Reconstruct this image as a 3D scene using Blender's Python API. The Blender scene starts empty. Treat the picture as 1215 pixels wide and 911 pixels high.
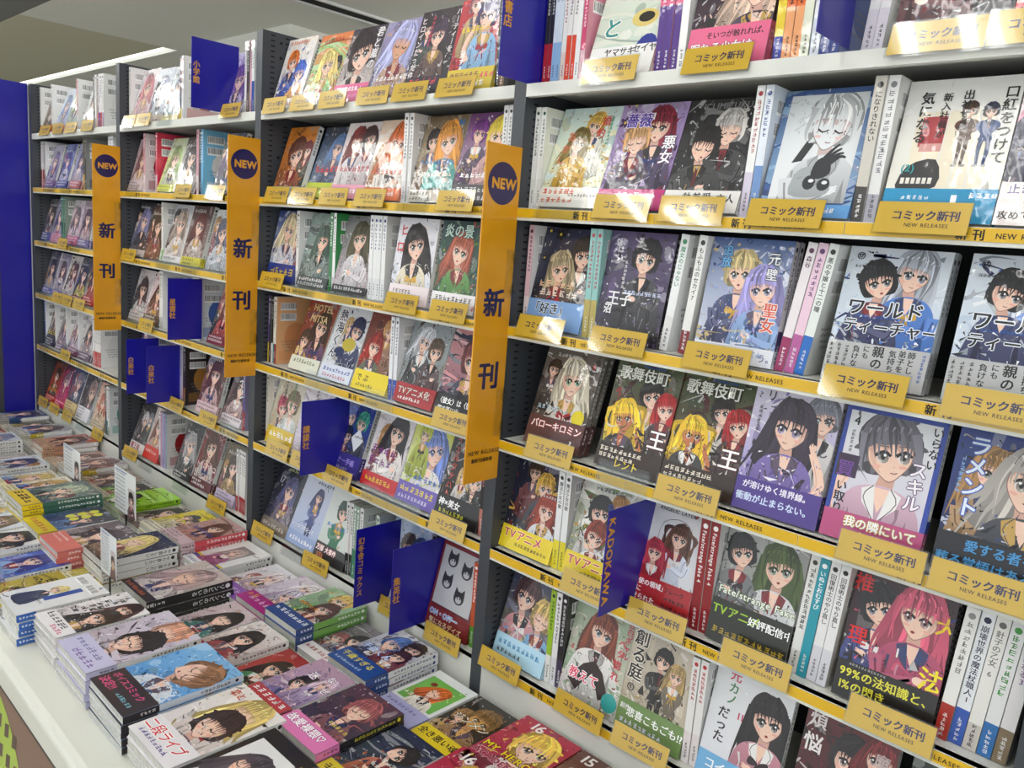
import bpy, math, random
import numpy as np
from mathutils import Matrix, Vector

# ------------------------------------------------------------------ camera
R = np.array([[0.71902504, 0.17830927, -0.67172077],
              [0.69046643, -0.07325224, 0.7196459],
              [0.07911449, -0.98124406, -0.17578676]])   # world axes in camera space (x right, y down, z forward)
FPX, CX, CY = 949.164, 607.5, 455.5
CAM = np.array([0.0, -1.0465, 1.5])
scene = bpy.context.scene
COL = scene.collection
cd = bpy.data.cameras.new('camera'); cam = bpy.data.objects.new('camera', cd); COL.objects.link(cam)
cd.sensor_width = 36; cd.lens = 36 * FPX / 1215; cd.clip_start = .02
cam.matrix_world = Matrix(((R[0, 0], -R[0, 1], -R[0, 2], CAM[0]), (R[1, 0], -R[1, 1], -R[1, 2], CAM[1]),
                           (R[2, 0], -R[2, 1], -R[2, 2], CAM[2]), (0, 0, 0, 1)))
scene.camera = cam
# ------------------------------------------------------------------ light and exposure
w = bpy.data.worlds.new('world'); scene.world = w; w.use_nodes = True
w.node_tree.nodes['Background'].inputs[0].default_value = (.93, .97, 1, 1)
w.node_tree.nodes['Background'].inputs[1].default_value = .66
vs = scene.view_settings
vs.view_transform = 'Standard'; vs.look = 'None'; vs.exposure = 0.8; vs.gamma = 1.0; vs.use_curve_mapping = False
LAMPS = [(-5.4, -.95), (-4.2, -.95), (-3.0, -.95), (-1.8, -.95), (-0.6, -.95), (0.6, -.95), (-3.0, -2.4), (-1.8, -2.4), (-0.6, -2.4), (0.6, -2.4), (-3.0, 2.3), (-1.6, 2.3)]   # x, y of twin-tube ceiling lamps
LAMP_Z, LAMP_LEN, TUBE_GLOW = 2.43, 1.2, 9.5

# ------------------------------------------------------------------ pixel helpers
def ray(px, py): return R @ np.array([px - CX, py - CY, FPX])
def on_y(px, py, y=0.0):
    d = ray(px, py); return CAM + d / d[1] * (y - CAM[1])
def on_z(px, py, z):
    d = ray(px, py); return CAM + d / d[2] * (z - CAM[2])
def proj(p):
    q = R.T @ (np.array(p) - CAM); return q[0] / q[2] * FPX + CX, q[1] / q[2] * FPX + CY
def x_at(px, y, z):
    """X of the point on the line (y, z) that shows in picture column px."""
    lo, hi = -6.0, 1.0
    for _ in range(50):
        m = (lo + hi) / 2
        if proj((m, y, z))[0] < px: lo = m
        else: hi = m
    return (lo + hi) / 2

# ------------------------------------------------------------------ colours and materials
def lin(c): return c / 12.92 if c <= .04045 else ((c + .055) / 1.055) ** 2.4
def rgb(h):
    if not isinstance(h, str): return tuple(h)
    h = h.lstrip('#')
    if len(h) == 3: h = ''.join(k * 2 for k in h)
    return tuple(lin(int(h[i:i + 2], 16) / 255) for i in (0, 2, 4))
def mixc(a, b, t):
    a, b = rgb(a), rgb(b); return tuple(a[i] * (1 - t) + b[i] * t for i in range(3))
def dark(a, t=.35): return tuple(k * (1 - t) for k in rgb(a))
def light(a, t=.4): return mixc(a, (1, 1, 1), t)

MATS = {}
def new_mat(name, col=None, rough=.5, coat=0, bump=0, bscale=60, metal=0, spec=.5, noise=0, nscale=30, attr=False, coat_rough=.06):
    m = bpy.data.materials.new(name); m.use_nodes = True; nt = m.node_tree
    b = nt.nodes['Principled BSDF']
    b.inputs['Roughness'].default_value = rough; b.inputs['Metallic'].default_value = metal
    b.inputs['Specular IOR Level'].default_value = spec
    if coat:
        b.inputs['Coat Weight'].default_value = coat; b.inputs['Coat Roughness'].default_value = coat_rough
    tc = nt.nodes.new('ShaderNodeTexCoord')
    if attr:
        a = nt.nodes.new('ShaderNodeAttribute'); a.attribute_name = 'Col'
        nt.links.new(a.outputs['Color'], b.inputs['Base Color'])
    elif noise:
        n = nt.nodes.new('ShaderNodeTexNoise'); n.inputs['Scale'].default_value = nscale; n.inputs['Detail'].default_value = 4
        r = nt.nodes.new('ShaderNodeMapRange'); r.inputs['To Min'].default_value = 1 - noise; r.inputs['To Max'].default_value = 1 + noise
        nt.links.new(tc.outputs['Object'], n.inputs['Vector']); nt.links.new(n.outputs['Fac'], r.inputs['Value'])
        x = nt.nodes.new('ShaderNodeVectorMath'); x.operation = 'SCALE'; x.inputs[0].default_value = rgb(col)
        nt.links.new(r.outputs[0], x.inputs['Scale']); nt.links.new(x.outputs[0], b.inputs['Base Color'])
    else:
        b.inputs['Base Color'].default_value = (*rgb(col), 1)
    if bump:
        n = nt.nodes.new('ShaderNodeTexNoise'); n.inputs['Scale'].default_value = bscale; n.inputs['Detail'].default_value = 2
        gi = nt.nodes.new('ShaderNodeNewGeometry')
        nt.links.new(gi.outputs['Position'], n.inputs['Vector'])
        bp = nt.nodes.new('ShaderNodeBump'); bp.inputs['Strength'].default_value = bump; bp.inputs['Distance'].default_value = .01
        nt.links.new(n.outputs['Fac'], bp.inputs['Height'])
        nt.links.new(bp.outputs['Normal'], b.inputs['Coat Normal' if coat else 'Normal'])
    MATS[name] = m; return m

new_mat('wrapped_print', rough=.45, coat=.62, bump=.2, bscale=26, attr=True, coat_rough=.05)
new_mat('matte_print', rough=.5, attr=True)
new_mat('card_print', rough=.35, coat=.3, attr=True, bump=.1, bscale=30, coat_rough=.12)
new_mat('dark_steel', '#3d4147', .45, noise=.05, nscale=8)
new_mat('slot_black', '#101113', .8)
new_mat('back_steel', '#303337', .6)
new_mat('shelf_white', '#d6d7d0', .4, noise=.04, nscale=6)
new_mat('strip_yellow', '#dcb014', .3, coat=.4)
new_mat('table_white', '#dcddd2', .35, noise=.03, nscale=5, bump=0)
new_mat('fascia_grey', '#c3c8c8', .35)
new_mat('trim_black', '#0c0c0d', .4)
new_mat('blue_board', '#141292', .35, coat=.25, coat_rough=.2)
new_mat('floor_tile', '#c9c6ba', .4, noise=.1, nscale=3)
new_mat('ceiling_paint', '#e4e4dc', .8, noise=.02, nscale=2)
new_mat('soffit_paint', '#cbc8b0', .8)
new_mat('ceiling_dark', '#7a7a78', .8)
new_mat('wall_paint', '#d9d8d2', .7)
new_mat('lamp_housing', '#e8e8e6', .4)

def paper_mat():
    m = bpy.data.materials.new('page_edges'); m.use_nodes = True; nt = m.node_tree; b = nt.nodes['Principled BSDF']
    tc = nt.nodes.new('ShaderNodeTexCoord'); mp = nt.nodes.new('ShaderNodeMapping')
    mp.inputs['Scale'].default_value = (2, 900, 2)
    n = nt.nodes.new('ShaderNodeTexNoise'); n.inputs['Scale'].default_value = 1; n.inputs['Detail'].default_value = 3
    cr = nt.nodes.new('ShaderNodeValToRGB')
    cr.color_ramp.elements[0].color = (*rgb('#a9a8a2'), 1); cr.color_ramp.elements[1].color = (*rgb('#dcdbd4'), 1)
    cr.color_ramp.elements[0].position = .3; cr.color_ramp.elements[1].position = .65
    nt.links.new(tc.outputs['Object'], mp.inputs['Vector']); nt.links.new(mp.outputs[0], n.inputs['Vector'])
    nt.links.new(n.outputs['Fac'], cr.inputs['Fac']); nt.links.new(cr.outputs['Color'], b.inputs['Base Color'])
    b.inputs['Roughness'].default_value = .7; b.inputs['Coat Weight'].default_value = .5; b.inputs['Coat Roughness'].default_value = .1
    g = nt.nodes.new('ShaderNodeNewGeometry'); n2 = nt.nodes.new('ShaderNodeTexNoise'); n2.inputs['Scale'].default_value = 70
    bp = nt.nodes.new('ShaderNodeBump'); bp.inputs['Strength'].default_value = .6; bp.inputs['Distance'].default_value = .01
    nt.links.new(g.outputs['Position'], n2.inputs['Vector']); nt.links.new(n2.outputs['Fac'], bp.inputs['Height'])
    nt.links.new(bp.outputs['Normal'], b.inputs['Coat Normal'])
    MATS['page_edges'] = m
paper_mat()
def acrylic_mat(name, tint, fac):
    m = bpy.data.materials.new(name); m.use_nodes = True; nt = m.node_tree; nt.nodes.clear()
    out = nt.nodes.new('ShaderNodeOutputMaterial'); mx = nt.nodes.new('ShaderNodeMixShader')
    t = nt.nodes.new('ShaderNodeBsdfTransparent'); t.inputs[0].default_value = (*tint, 1)
    g = nt.nodes.new('ShaderNodeBsdfGlossy'); g.inputs['Roughness'].default_value = .05
    mx.inputs[0].default_value = fac
    nt.links.new(t.outputs[0], mx.inputs[1]); nt.links.new(g.outputs[0], mx.inputs[2]); nt.links.new(mx.outputs[0], out.inputs[0])
    MATS[name] = m
acrylic_mat('clear_acrylic', (.96, .97, .97), .035)
def amber_mat():
    m = bpy.data.materials.new('amber_board'); m.use_nodes = True; nt = m.node_tree; b = nt.nodes['Principled BSDF']
    n = nt.nodes.new('ShaderNodeTexNoise'); n.inputs['Scale'].default_value = 14
    cr = nt.nodes.new('ShaderNodeValToRGB'); cr.color_ramp.elements[0].color = (*rgb('#d2900f'), 1); cr.color_ramp.elements[1].color = (*rgb('#e2a21c'), 1)
    tc = nt.nodes.new('ShaderNodeTexCoord'); nt.links.new(tc.outputs['Object'], n.inputs['Vector'])
    nt.links.new(n.outputs['Fac'], cr.inputs['Fac']); nt.links.new(cr.outputs['Color'], b.inputs['Base Color'])
    b.inputs['Roughness'].default_value = .25; b.inputs['Coat Weight'].default_value = .4
    MATS['amber_board'] = m
amber_mat()
def emit_mat(name, col, s):
    m = bpy.data.materials.new(name); m.use_nodes = True; b = m.node_tree.nodes['Principled BSDF']
    b.inputs['Emission Color'].default_value = (*col, 1); b.inputs['Emission Strength'].default_value = s
    MATS[name] = m
emit_mat('lamp_glow', (1, .995, .96), TUBE_GLOW)

# ------------------------------------------------------------------ object helpers
def tag(o, label=None, cat=None, group=None, kind=None):
    if label: o['label'] = label
    if cat: o['category'] = cat
    if group: o['group'] = group
    if kind: o['kind'] = kind
    return o
def link(o, parent=None):
    COL.objects.link(o)
    if parent: o.parent = parent
    return o
def empty(name, loc=(0, 0, 0)):
    o = bpy.data.objects.new(name, None); o.location = loc; o.empty_display_size = .02; return link(o)
class MB:
    """collects faces (with a colour each) into one mesh"""
    def __init__(s): s.v = []; s.f = []; s.c = []
    def face(s, pts, col=None):
        i = len(s.v); s.v += [tuple(p) for p in pts]; s.f.append(tuple(range(i, i + len(pts)))); s.c.append(col)
    def box(s, x0, x1, y0, y1, z0, z1, col=None, skip=''):
        p = [(x, y, z) for x in (x0, x1) for y in (y0, y1) for z in (z0, z1)]
        for k, q in (('l', (0, 1, 3, 2)), ('r', (4, 6, 7, 5)), ('f', (0, 4, 5, 1)), ('b', (2, 3, 7, 6)), ('d', (0, 2, 6, 4)), ('u', (1, 5, 7, 3))):
            if k not in skip: s.face([p[i] for i in q], col)
    def prism(s, prof, x0, x1, col=None):
        """profile of (y, z) points swept along x"""
        n = len(prof)
        s.face([(x0, *p) for p in prof][::-1], col); s.face([(x1, *p) for p in prof], col)
        for i in range(n):
            a, b = prof[i], prof[(i + 1) % n]
            s.face([(x0, *a), (x0, *b), (x1, *b), (x1, *a)], col)
    def mesh(s, name, mat, smooth=False):
        me = bpy.data.meshes.new(name); me.from_pydata(s.v, [], s.f)
        if any(c is not None for c in s.c):
            at = me.color_attributes.new('Col', 'FLOAT_COLOR', 'CORNER'); buf = []
            for f, c in zip(s.f, s.c):
                if c is None: c = (.8, .8, .8)
                if isinstance(c[0], tuple):
                    for k in c: buf += [*k, 1.0]
                else: buf += [*c, 1.0] * len(f)
            at.data.foreach_set('color', buf)
        me.materials.append(MATS[mat] if isinstance(mat, str) else mat)
        if smooth:
            for p in me.polygons: p.use_smooth = True
        me.validate(); return me
    def build(s, name, mat, parent=None, smooth=False):
        return link(bpy.data.objects.new(name, s.mesh(name, mat, smooth)), parent)

# ------------------------------------------------------------------ glyphs (built-in font outlines)
GL = {}
def glyph(ch):
    k = ch
    if k in GL: return GL[k]
    cu = bpy.data.curves.new('g', 'FONT'); cu.body = ch; cu.resolution_u = 2; cu.offset = 0
    o = bpy.data.objects.new('g', cu); COL.objects.link(o)
    bpy.context.view_layer.update()
    m = o.to_mesh()
    vs_ = [(v.co.x, v.co.y) for v in m.vertices]; fs = [tuple(p.vertices) for p in m.polygons]
    o.to_mesh_clear(); bpy.data.objects.remove(o); bpy.data.curves.remove(cu)
    adv = 1.0 if ord(ch) > 0x2000 else ((max(x for x, y in vs_) + .09) if vs_ else .3)
    GL[k] = (vs_, fs, adv); return GL[k]
ROT = set('ー〜（）()「」〈〉…')

# ------------------------------------------------------------------ flat print: a small vector painter
LAY = 3e-6
def smooth_pts(pts, n=4):
    out = []; m = len(pts)
    for i in range(m):
        p0, p1, p2, p3 = pts[i - 1], pts[i], pts[(i + 1) % m], pts[(i + 2) % m]
        for k in range(n):
            t = k / n
            out.append(tuple(.5 * ((2 * p1[j]) + (-p0[j] + p2[j]) * t + (2 * p0[j] - 5 * p1[j] + 4 * p2[j] - p3[j]) * t * t
                                   + (-p0[j] + 3 * p1[j] - 3 * p2[j] + p3[j]) * t ** 3) for j in (0, 1)))
    return out
def clip(pts, x0, x1, y0, y1):
    for ax, lim, sg in ((0, x0, 1), (0, x1, -1), (1, y0, 1), (1, y1, -1)):
        out = []; n = len(pts)
        if not n: return []
        for i in range(n):
            a, b = pts[i], pts[(i + 1) % n]
            da, db = sg * (a[ax] - lim), sg * (b[ax] - lim)
            if da >= 0: out.append(a)
            if (da >= 0) != (db >= 0):
                t = da / (da - db); out.append((a[0] + (b[0] - a[0]) * t, a[1] + (b[1] - a[1]) * t))
        pts = out
    return pts
BOLD4 = ((1, .6), (-1, .6), (1, -.6), (-1, -.6))
BOLD8 = tuple((math.cos(k * .785), math.sin(k * .785)) for k in range(8))
class Art:
    """paints polygons on a sheet 1 wide and H high, later laid on a real surface"""
    def __init__(s, H=1.42, lim=None): s.H = H; s.p = []; s.lim = lim or (0, 1, 0, H); s.n = 0
    def poly(s, pts, col, same=False):
        x0, x1, y0, y1 = s.lim
        if any(p[0] < x0 or p[0] > x1 or p[1] < y0 or p[1] > y1 for p in pts): pts = clip(pts, *s.lim)
        if len(pts) < 3: return
        if not same: s.n += 1
        s.p.append((pts, col, s.n))
    def rect(s, x0, y0, x1, y1, col): s.poly([(x0, y0), (x1, y0), (x1, y1), (x0, y1)], col)
    def ell(s, x, y, rx, ry, col, a=0, n=14):
        c, d = math.cos(a), math.sin(a); P = []
        for i in range(n):
            t = 2 * math.pi * i / n; u, v = rx * math.cos(t), ry * math.sin(t); P.append((x + u * c - v * d, y + u * d + v * c))
        s.poly(P, col)
    def blob(s, pts, col, n=3): s.poly(smooth_pts(pts, n), col)
    def stroke(s, pts, w0, w1, col, n=3):
        if len(pts) > 2:
            e = [pts[0]] + list(pts) + [pts[-1]]; P = []
            for i in range(len(pts) - 1):
                for k in range(n):
                    t = k / n; a, b, c, d = e[i], e[i + 1], e[i + 2], e[i + 3]
                    P.append(tuple(.5 * (2 * b[j] + (c[j] - a[j]) * t + (2 * a[j] - 5 * b[j] + 4 * c[j] - d[j]) * t * t + (-a[j] + 3 * b[j] - 3 * c[j] + d[j]) * t ** 3) for j in (0, 1)))
            P.append(pts[-1])
        else: P = list(pts)
        L, Rr = [], []; m = len(P)
        for i in range(m):
            a, b = P[max(i - 1, 0)], P[min(i + 1, m - 1)]
            dx, dy = b[0] - a[0], b[1] - a[1]; l = math.hypot(dx, dy) or 1
            wd = (w0 + (w1 - w0) * i / (m - 1)) / 2; nx, ny = -dy / l * wd, dx / l * wd
            L.append((P[i][0] + nx, P[i][1] + ny)); Rr.append((P[i][0] - nx, P[i][1] - ny))
        s.poly(L + Rr[::-1], col)
    def glyphs(s, ch, x, y, size, col, off=0.0, rot=0.0, sx=1.0, skew=0.0):
        vs_, fs, adv = glyph(ch); c, d = math.cos(rot), math.sin(rot)
        x0, x1, y0, y1 = s.lim
        for ox, oy in (BOLD8 if off > .04 else BOLD4 if off > .006 else ((0, 0),)):
            s.n += 1; V = []
            for u, v in vs_:
                u = (u * sx + v * skew + ox * off) * size; v = (v + oy * off) * size
                V.append((x + u * c - v * d, y + u * d + v * c))
            for f in fs:
                P = [V[i] for i in f]
                if all(x0 <= p[0] <= x1 and y0 <= p[1] <= y1 for p in P): s.p.append((P, col, s.n))
        return adv * size * sx
    def text(s, t, x, y, size, col, mode='h', out=None, bold=.02, sx=1.0, skew=0.0, gap=1.0):
        """h: from the left end of the baseline; v: downwards from the top centre; r: turned a quarter, downwards"""
        for ps, (cc, off) in enumerate(([(out, bold + .055)] if out else []) + [(col, bold)]):
            cx, cy = x, y
            for ch in t:
                if mode == 'h':
                    if ch == ' ': cx += size * .4; continue
                    cx += s.glyphs(ch, cx, cy, size, cc, off, 0, sx, skew) * gap
                elif mode == 'r':
                    if ch == ' ': cy -= size * .35; continue
                    cy -= s.glyphs(ch, cx - size * .36, cy, size, cc, off, -math.pi / 2) * gap
                else:
                    if ch == ' ': cy -= size * .5; continue
                    if ch in ROT: s.glyphs(ch, cx - size * .38, cy - .02 * size, size, cc, off, -math.pi / 2)
                    else:
                        a = glyph(ch)[2]; s.glyphs(ch, cx - size * a / 2 * sx, cy - size * .86, size, cc, off, 0, sx)
                    cy -= size * gap * (1.0 if ord(ch) > 0x2000 else .95)
    def scrib(s, rng, x, y, n, size, col, mode='h'):
        """a run of unreadably small printed characters"""
        for i in range(n):
            cx, cy = (x + i * size * 1.05, y) if mode == 'h' else (x, y - i * size * 1.05)
            s.n += 1
            x0, x1, y0, y1 = s.lim; th = .13 * size; R_ = []
            for k in range(rng.randint(2, 3)):
                yy = cy + (.06 + .3 * k + rng.uniform(-.04, .04)) * size; a, b = rng.uniform(.02, .3), rng.uniform(.7, .95); R_.append([(cx + a * size, yy), (cx + b * size, yy + .03 * size), (cx + b * size, yy + .03 * size + th), (cx + a * size, yy + th)])
            for k in range(rng.randint(1, 2)):
                xx = cx + rng.uniform(.08, .8) * size; a, b = rng.uniform(0, .3), rng.uniform(.6, .95); R_.append([(xx, cy + a * size), (xx + th, cy + a * size), (xx + th, cy + b * size), (xx, cy + b * size)])
            if rng.random() < .6:
                sg = rng.choice((-1, 1)); xx = cx + .5 * size; R_.append([(xx, cy + .5 * size), (xx + th, cy + .5 * size), (xx + th + sg * .35 * size, cy), (xx + sg * .35 * size, cy)])
            for P in R_:
                if all(x0 <= p[0] <= x1 and y0 <= p[1] <= y1 for p in P): s.p.append((P, col, s.n))
    def emit(s, mb, M, sc, base=0):
        """M maps (u, v, height) to 3-D; sc: metres per unit"""
        for pts, col, k in s.p:
            h = (base + k) * LAY
            g = lambda c: tuple(v ** 1.18 for v in c)
            if isinstance(col, tuple) and len(col) == 2:
                ys = [p[1] for p in pts]; lo, hi = min(ys), max(ys); d = (hi - lo) or 1
                cc = tuple(g(mixc(col[1], col[0], (p[1] - lo) / d)) for p in pts)
            else: cc = g(rgb(col))
            mb.face([M(p[0] * sc, p[1] * sc, h) for p in pts], cc)
        return base + s.n

SKIN = '#f2d2c0'
def figure(A, rng, x, y, s, hair='#6b4a35', cloth='#334', eye='#456', fl='l', skin=SKIN, ang=None, cloth2=None):
    """a made-up, generic drawn person: fl l long hair, s short, m man, c closed eyes, t side tails, k suit, n head only, b whole body, w wide skirt, a raised arm, o hat"""
    ang = rng.uniform(-.3, .3) if ang is None else ang
    if 'b' not in fl: s *= rng.uniform(1.0, 1.28)
    c_, d_ = math.cos(ang), math.sin(ang); fx = -1 if rng.random() < .5 else 1
    def T(p): return (x + s * (fx * p[0] * c_ - p[1] * d_), y + s * (fx * p[0] * d_ + p[1] * c_))
    def TB(p): return (x + s * fx * p[0], y + s * p[1])
    J = lambda v, a=.08: v + rng.uniform(-a, a)
    hair = rgb(hair); cloth = rgb(cloth)
    up = lambda c, k: tuple(min(1, v * k + .006 * (k - 1)) for v in c); hd, hl = dark(hair, .55), up(hair, 1.9); sk, skd = rgb(skin), mixc(skin, '#b87f74', .5)
    tone = lambda: rng.choice([hair, hair, dark(hair, .25), dark(hair, .45), up(hair, 1.2), up(hair, 1.45)])
    cloth2 = rgb(cloth2) if cloth2 else rgb(rng.choice(['#ecebea', '#22242e', '#8f2f3a', '#3a4a7a', '#c9a860', '#6a5a70']))
    long_ = 'l' in fl or 't' in fl
    line = dark(mixc(hair, cloth, .5), .7); q_ = rng.uniform(-.2, .2)
    # hair behind the head
    if long_:
        A.blob([T((J(u), J(v, .15))) for u, v in [(-1.12, .3), (-.95, 1.0), (-.45, 1.42), (.0, 1.5), (.5, 1.4), (.98, 1.0), (1.15, .2), (1.25, -.9), (1.5, -1.9), (.8, -2.3), (.2, -1.8), (-.5, -2.2), (-1.5, -1.9), (-1.2, -.9)]], (hair, hd))
        sw = rng.uniform(-.5, .5)
        for k in range(15):
            u = -1.25 + 2.5 * k / 14; ln = rng.uniform(-3.4, -2.0)
            A.stroke([T((u * .8, .6)), T((u * 1.12, -.9)), T((u * 1.25 + sw * .5, ln * .65)), T((u * 1.35 + sw + J(0, .3), ln))], .34 * s, .02 * s, tone())
    else:
        A.blob([T((J(u), J(v))) for u, v in [(-1.12, .2), (-1.02, .9), (-.5, 1.42), (0, 1.5), (.5, 1.42), (1.02, .9), (1.14, .2), (.95, -.6), (.6, -.85), (-.6, -.85), (-.98, -.6)]], hd)
        for k in range(12):
            a = -2.6 + 5.2 * k / 11; A.stroke([T((.5 * math.sin(a), .35 + .5 * math.cos(a))), T((1.12 * math.sin(a), .3 + 1.1 * math.cos(a))), T(((1.28 + J(0, .1)) * math.sin(a + J(0, .18)), .24 + 1.22 * math.cos(a)))], .42 * s, .02 * s, tone())
    if 't' in fl:
        for sg in (-1, 1):
            for k in range(6): A.stroke([T((sg * 1.0, .8)), T((sg * (1.5 + .07 * k), .5)), T((sg * (1.7 - .05 * k), -.8)), T((sg * J(1.6, .3), J(-2.2, .4)))], .36 * s, .03 * s, tone())
    if 'n' not in fl:
        A.poly([T((-.28, -.7)), T((.28, -.7)), TB((.34, -1.6)), TB((-.34, -1.6))], skd)
        bw = 1.7 if ('m' in fl or 'k' in fl) else 1.35
        if 'b' in fl:
            for sg in (-1, 1):
                lc = dark(cloth, .3) if 'k' in fl else rng.choice([sk, dark(cloth, .55)])
                A.stroke([TB((sg * .4, -4)), TB((sg * J(.5, .2), -6.2)), TB((sg * J(.55, .3), -8.6))], .8 * s, .42 * s, lc)
                A.stroke([TB((sg * .3, -4.2)), TB((sg * .36, -6.2)), TB((sg * .4, -8.4))], .12 * s, .08 * s, dark(lc, .35))
                A.ell(*TB((sg * .6, -8.7)), .45 * s, .22 * s, dark(cloth2, .5))
            if 'w' in fl: A.blob([TB(p) for p in [(-.7, -3), (-2.2, -5.6), (-2.6, -6.8), (-.8, -6.4), (.8, -6.9), (2.6, -6.6), (2.1, -5.3), (.7, -3)]], (cloth, dark(cloth, .3)))
            A.blob([TB(p) for p in [(-.35, -1.35), (-bw * .85, -1.75), (-bw, -2.6), (-.8, -3.6), (-1, -4.6), (0, -4.8), (1, -4.6), (.8, -3.6), (bw, -2.6), (bw * .85, -1.75), (.35, -1.35)]], (cloth, dark(cloth, .25)))
        else:
            A.blob([TB(p) for p in [(-.35, -1.3), (-bw * .8, -1.62), (-bw * 1.15, -2.6), (-bw * 1.35, -5.5), (bw * 1.35, -5.5), (bw * 1.15, -2.6), (bw * .8, -1.62), (.35, -1.3)]], (light(cloth, .08), dark(cloth, .4)))
            for sg in (-1, 1): A.poly([TB((sg * bw * .78, -2.3)), TB((sg * bw * .62, -3.6)), TB((sg * bw * .8, -5.4)), TB((sg * bw * 1.0, -5.4))], dark(cloth, .55))
        for _ in range(9):
            u, v = rng.uniform(-1, 1) * bw, rng.uniform(-4.6, -1.9)
            A.stroke([TB((u, v)), TB((u * .9 + J(0, .15), v - .5)), TB((u * .8 + J(0, .3), v - rng.uniform(.7, 1.3)))], rng.uniform(.05, .16) * s, .01 * s, rng.choice([dark(cloth, .5), dark(cloth, .35), light(cloth, .25), dark(cloth2, .2)]))
        A.poly([TB((-.4, -1.36)), TB((.4, -1.36)), TB((J(.05), -2.3))], cloth2 if 'k' in fl else sk)
        for sg in (-1, 1):
            A.poly([TB((sg * .28, -1.28)), TB((sg * .72, -1.5)), TB((sg * .62, -2.0)), TB((sg * .06, -2.6))], dark(cloth, .45) if 'k' in fl else cloth2)
            A.stroke([TB((sg * .3, -1.3)), TB((sg * .6, -1.8)), TB((sg * .08, -2.6))], .04 * s, .03 * s, line)
        if 'k' in fl: A.poly([TB((-.1, -1.5)), TB((.1, -1.5)), TB((.15, -2.6)), TB((0, -2.85)), TB((-.15, -2.6))], '#6a1f2a')
        elif rng.random() < .6:
            rc = rgb(rng.choice(['#a82c3a', '#2f3f78', '#d8b04a', '#e6e2e2', '#3a2a30']))
            for sg in (-1, 1): A.blob([TB((0, -2.35)), TB((sg * .5, -2.1)), TB((sg * .62, -2.5)), TB((sg * .3, -2.55))], rc)
            for sg in (-1, 1): A.stroke([TB((0, -2.4)), TB((sg * .2, -2.9)), TB((sg * .35, -3.4))], .16 * s, .1 * s, dark(rc, .2))
        if 'a' in fl:
            A.stroke([TB((1.4, -3.4)), TB((1.9, -2.3)), TB((1.25, -.9))], .6 * s, .34 * s, sk)
            for k in range(4): A.stroke([TB((1.25, -.95)), TB((1.02 + .14 * k, -.5 + .05 * (k % 2)))], .12 * s, .09 * s, sk)
            A.stroke([TB((1.35, -2.9)), TB((1.75, -2.3)), TB((1.35, -1.2))], .05 * s, .04 * s, skd)
        elif rng.random() < .6:
            A.stroke([TB((-1.5, -2.3)), TB((-1.2, -3.3)), TB((.4, -2.9))], .6 * s, .4 * s, light(cloth, .1))
            A.stroke([TB((-1.5, -2.5)), TB((-1.1, -3.5)), TB((.3, -3.08))], .1 * s, .06 * s, dark(cloth, .5))
            A.ell(*TB((.5, -2.85)), .26 * s, .2 * s, sk)
            for k in range(3): A.stroke([TB((.55, -2.75 - .1 * k)), TB((.85, -2.65 - .1 * k))], .1 * s, .07 * s, sk)
    F_ = [(-.74, .5), (-.78, -.08), (-.66, -.45), (-.3, -.86), (0, -1.05), (.3, -.86), (.66, -.45), (.78, -.08), (.74, .5), (.5, 1), (-.5, 1)]
    A.blob([T((u * 1.05, v * 1.04)) for u, v in F_], dark(skd, .5)); A.blob([T(p) for p in F_], sk)
    A.blob([T(p) for p in [(.3, -.8), (.62, -.42), (.74, .0), (.7, .6), (.5, .3), (.5, -.3)]], mixc(skin, skd, .6))
    A.poly([T(p) for p in [(-.78, .75), (-.76, -.05), (-.6, .3), (-.35, .02), (-.1, .38), (.15, .02), (.38, .32), (.6, -.02), (.76, .1), (.78, .75)]], skd)
    for sg in (-1, 1):
        ex, ey = sg * .37 * (1 - sg * q_ * .6) + q_, -.17
        if 'c' in fl:
            A.stroke([T((ex - .25, ey)), T((ex, ey - .12)), T((ex + .25, ey))], .08 * s, .05 * s, '#2a1a1a')
            for k in (-.2, 0, .2): A.stroke([T((ex + k, ey - .08)), T((ex + k * 1.3, ey - .2))], .04 * s, .02 * s, '#2a1a1a')
        else:
            A.ell(*T((ex, ey)), .22 * s, .21 * s, '#e9e2e2', ang, 10); A.ell(*T((ex + q_ * .2, ey)), .18 * s, .215 * s, (dark(eye, .65), light(eye, .3)), ang, 10)
            A.ell(*T((ex, ey + .03)), .08 * s, .12 * s, '#17131a', ang, 8); A.ell(*T((ex - .07, ey + .1)), .055 * s, .06 * s, '#fff', 0, 6); A.ell(*T((ex + .06, ey - .12)), .04 * s, .04 * s, light(eye, .6), 0, 6)
            A.stroke([T((ex - .28, ey + .06)), T((ex - .05, ey + .24)), T((ex + .28, ey + .08))], .1 * s, .13 * s, '#1f161a')
        A.stroke([T((ex - .2, ey + .42)), T((ex + .2, ey + .45))], .045 * s, .03 * s, hd)
        A.ell(*T((sg * .46, -.5)), .16 * s, .07 * s, mixc(skin, '#e88a80', .4), ang, 8)
    A.stroke([T((q_ * 1.2, -.48)), T((q_ * 1.2 + .05, -.54))], .04 * s, .02 * s, skd)
    if rng.random() < .4: A.ell(*T((q_, -.74)), .1 * s, .07 * s, '#9a3b3a', ang, 8)
    else: A.stroke([T((q_ - .12, -.72)), T((q_, -.75)), T((q_ + .12, -.72))], .04 * s, .03 * s, '#7a3a34')
    # fringe: pointed locks from the crown
    px_ = rng.uniform(-.35, .35)
    A.blob([T(p) for p in [(-1.08, .35), (-1.0, .85), (-.6, 1.34), (0, 1.5), (.6, 1.34), (1.0, .85), (1.08, .35), (.8, .2), (.5, .34), (.2, .3), (-.2, .36), (-.5, .3), (-.8, .2)]], (up(hair, 1.25), hair))
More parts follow.
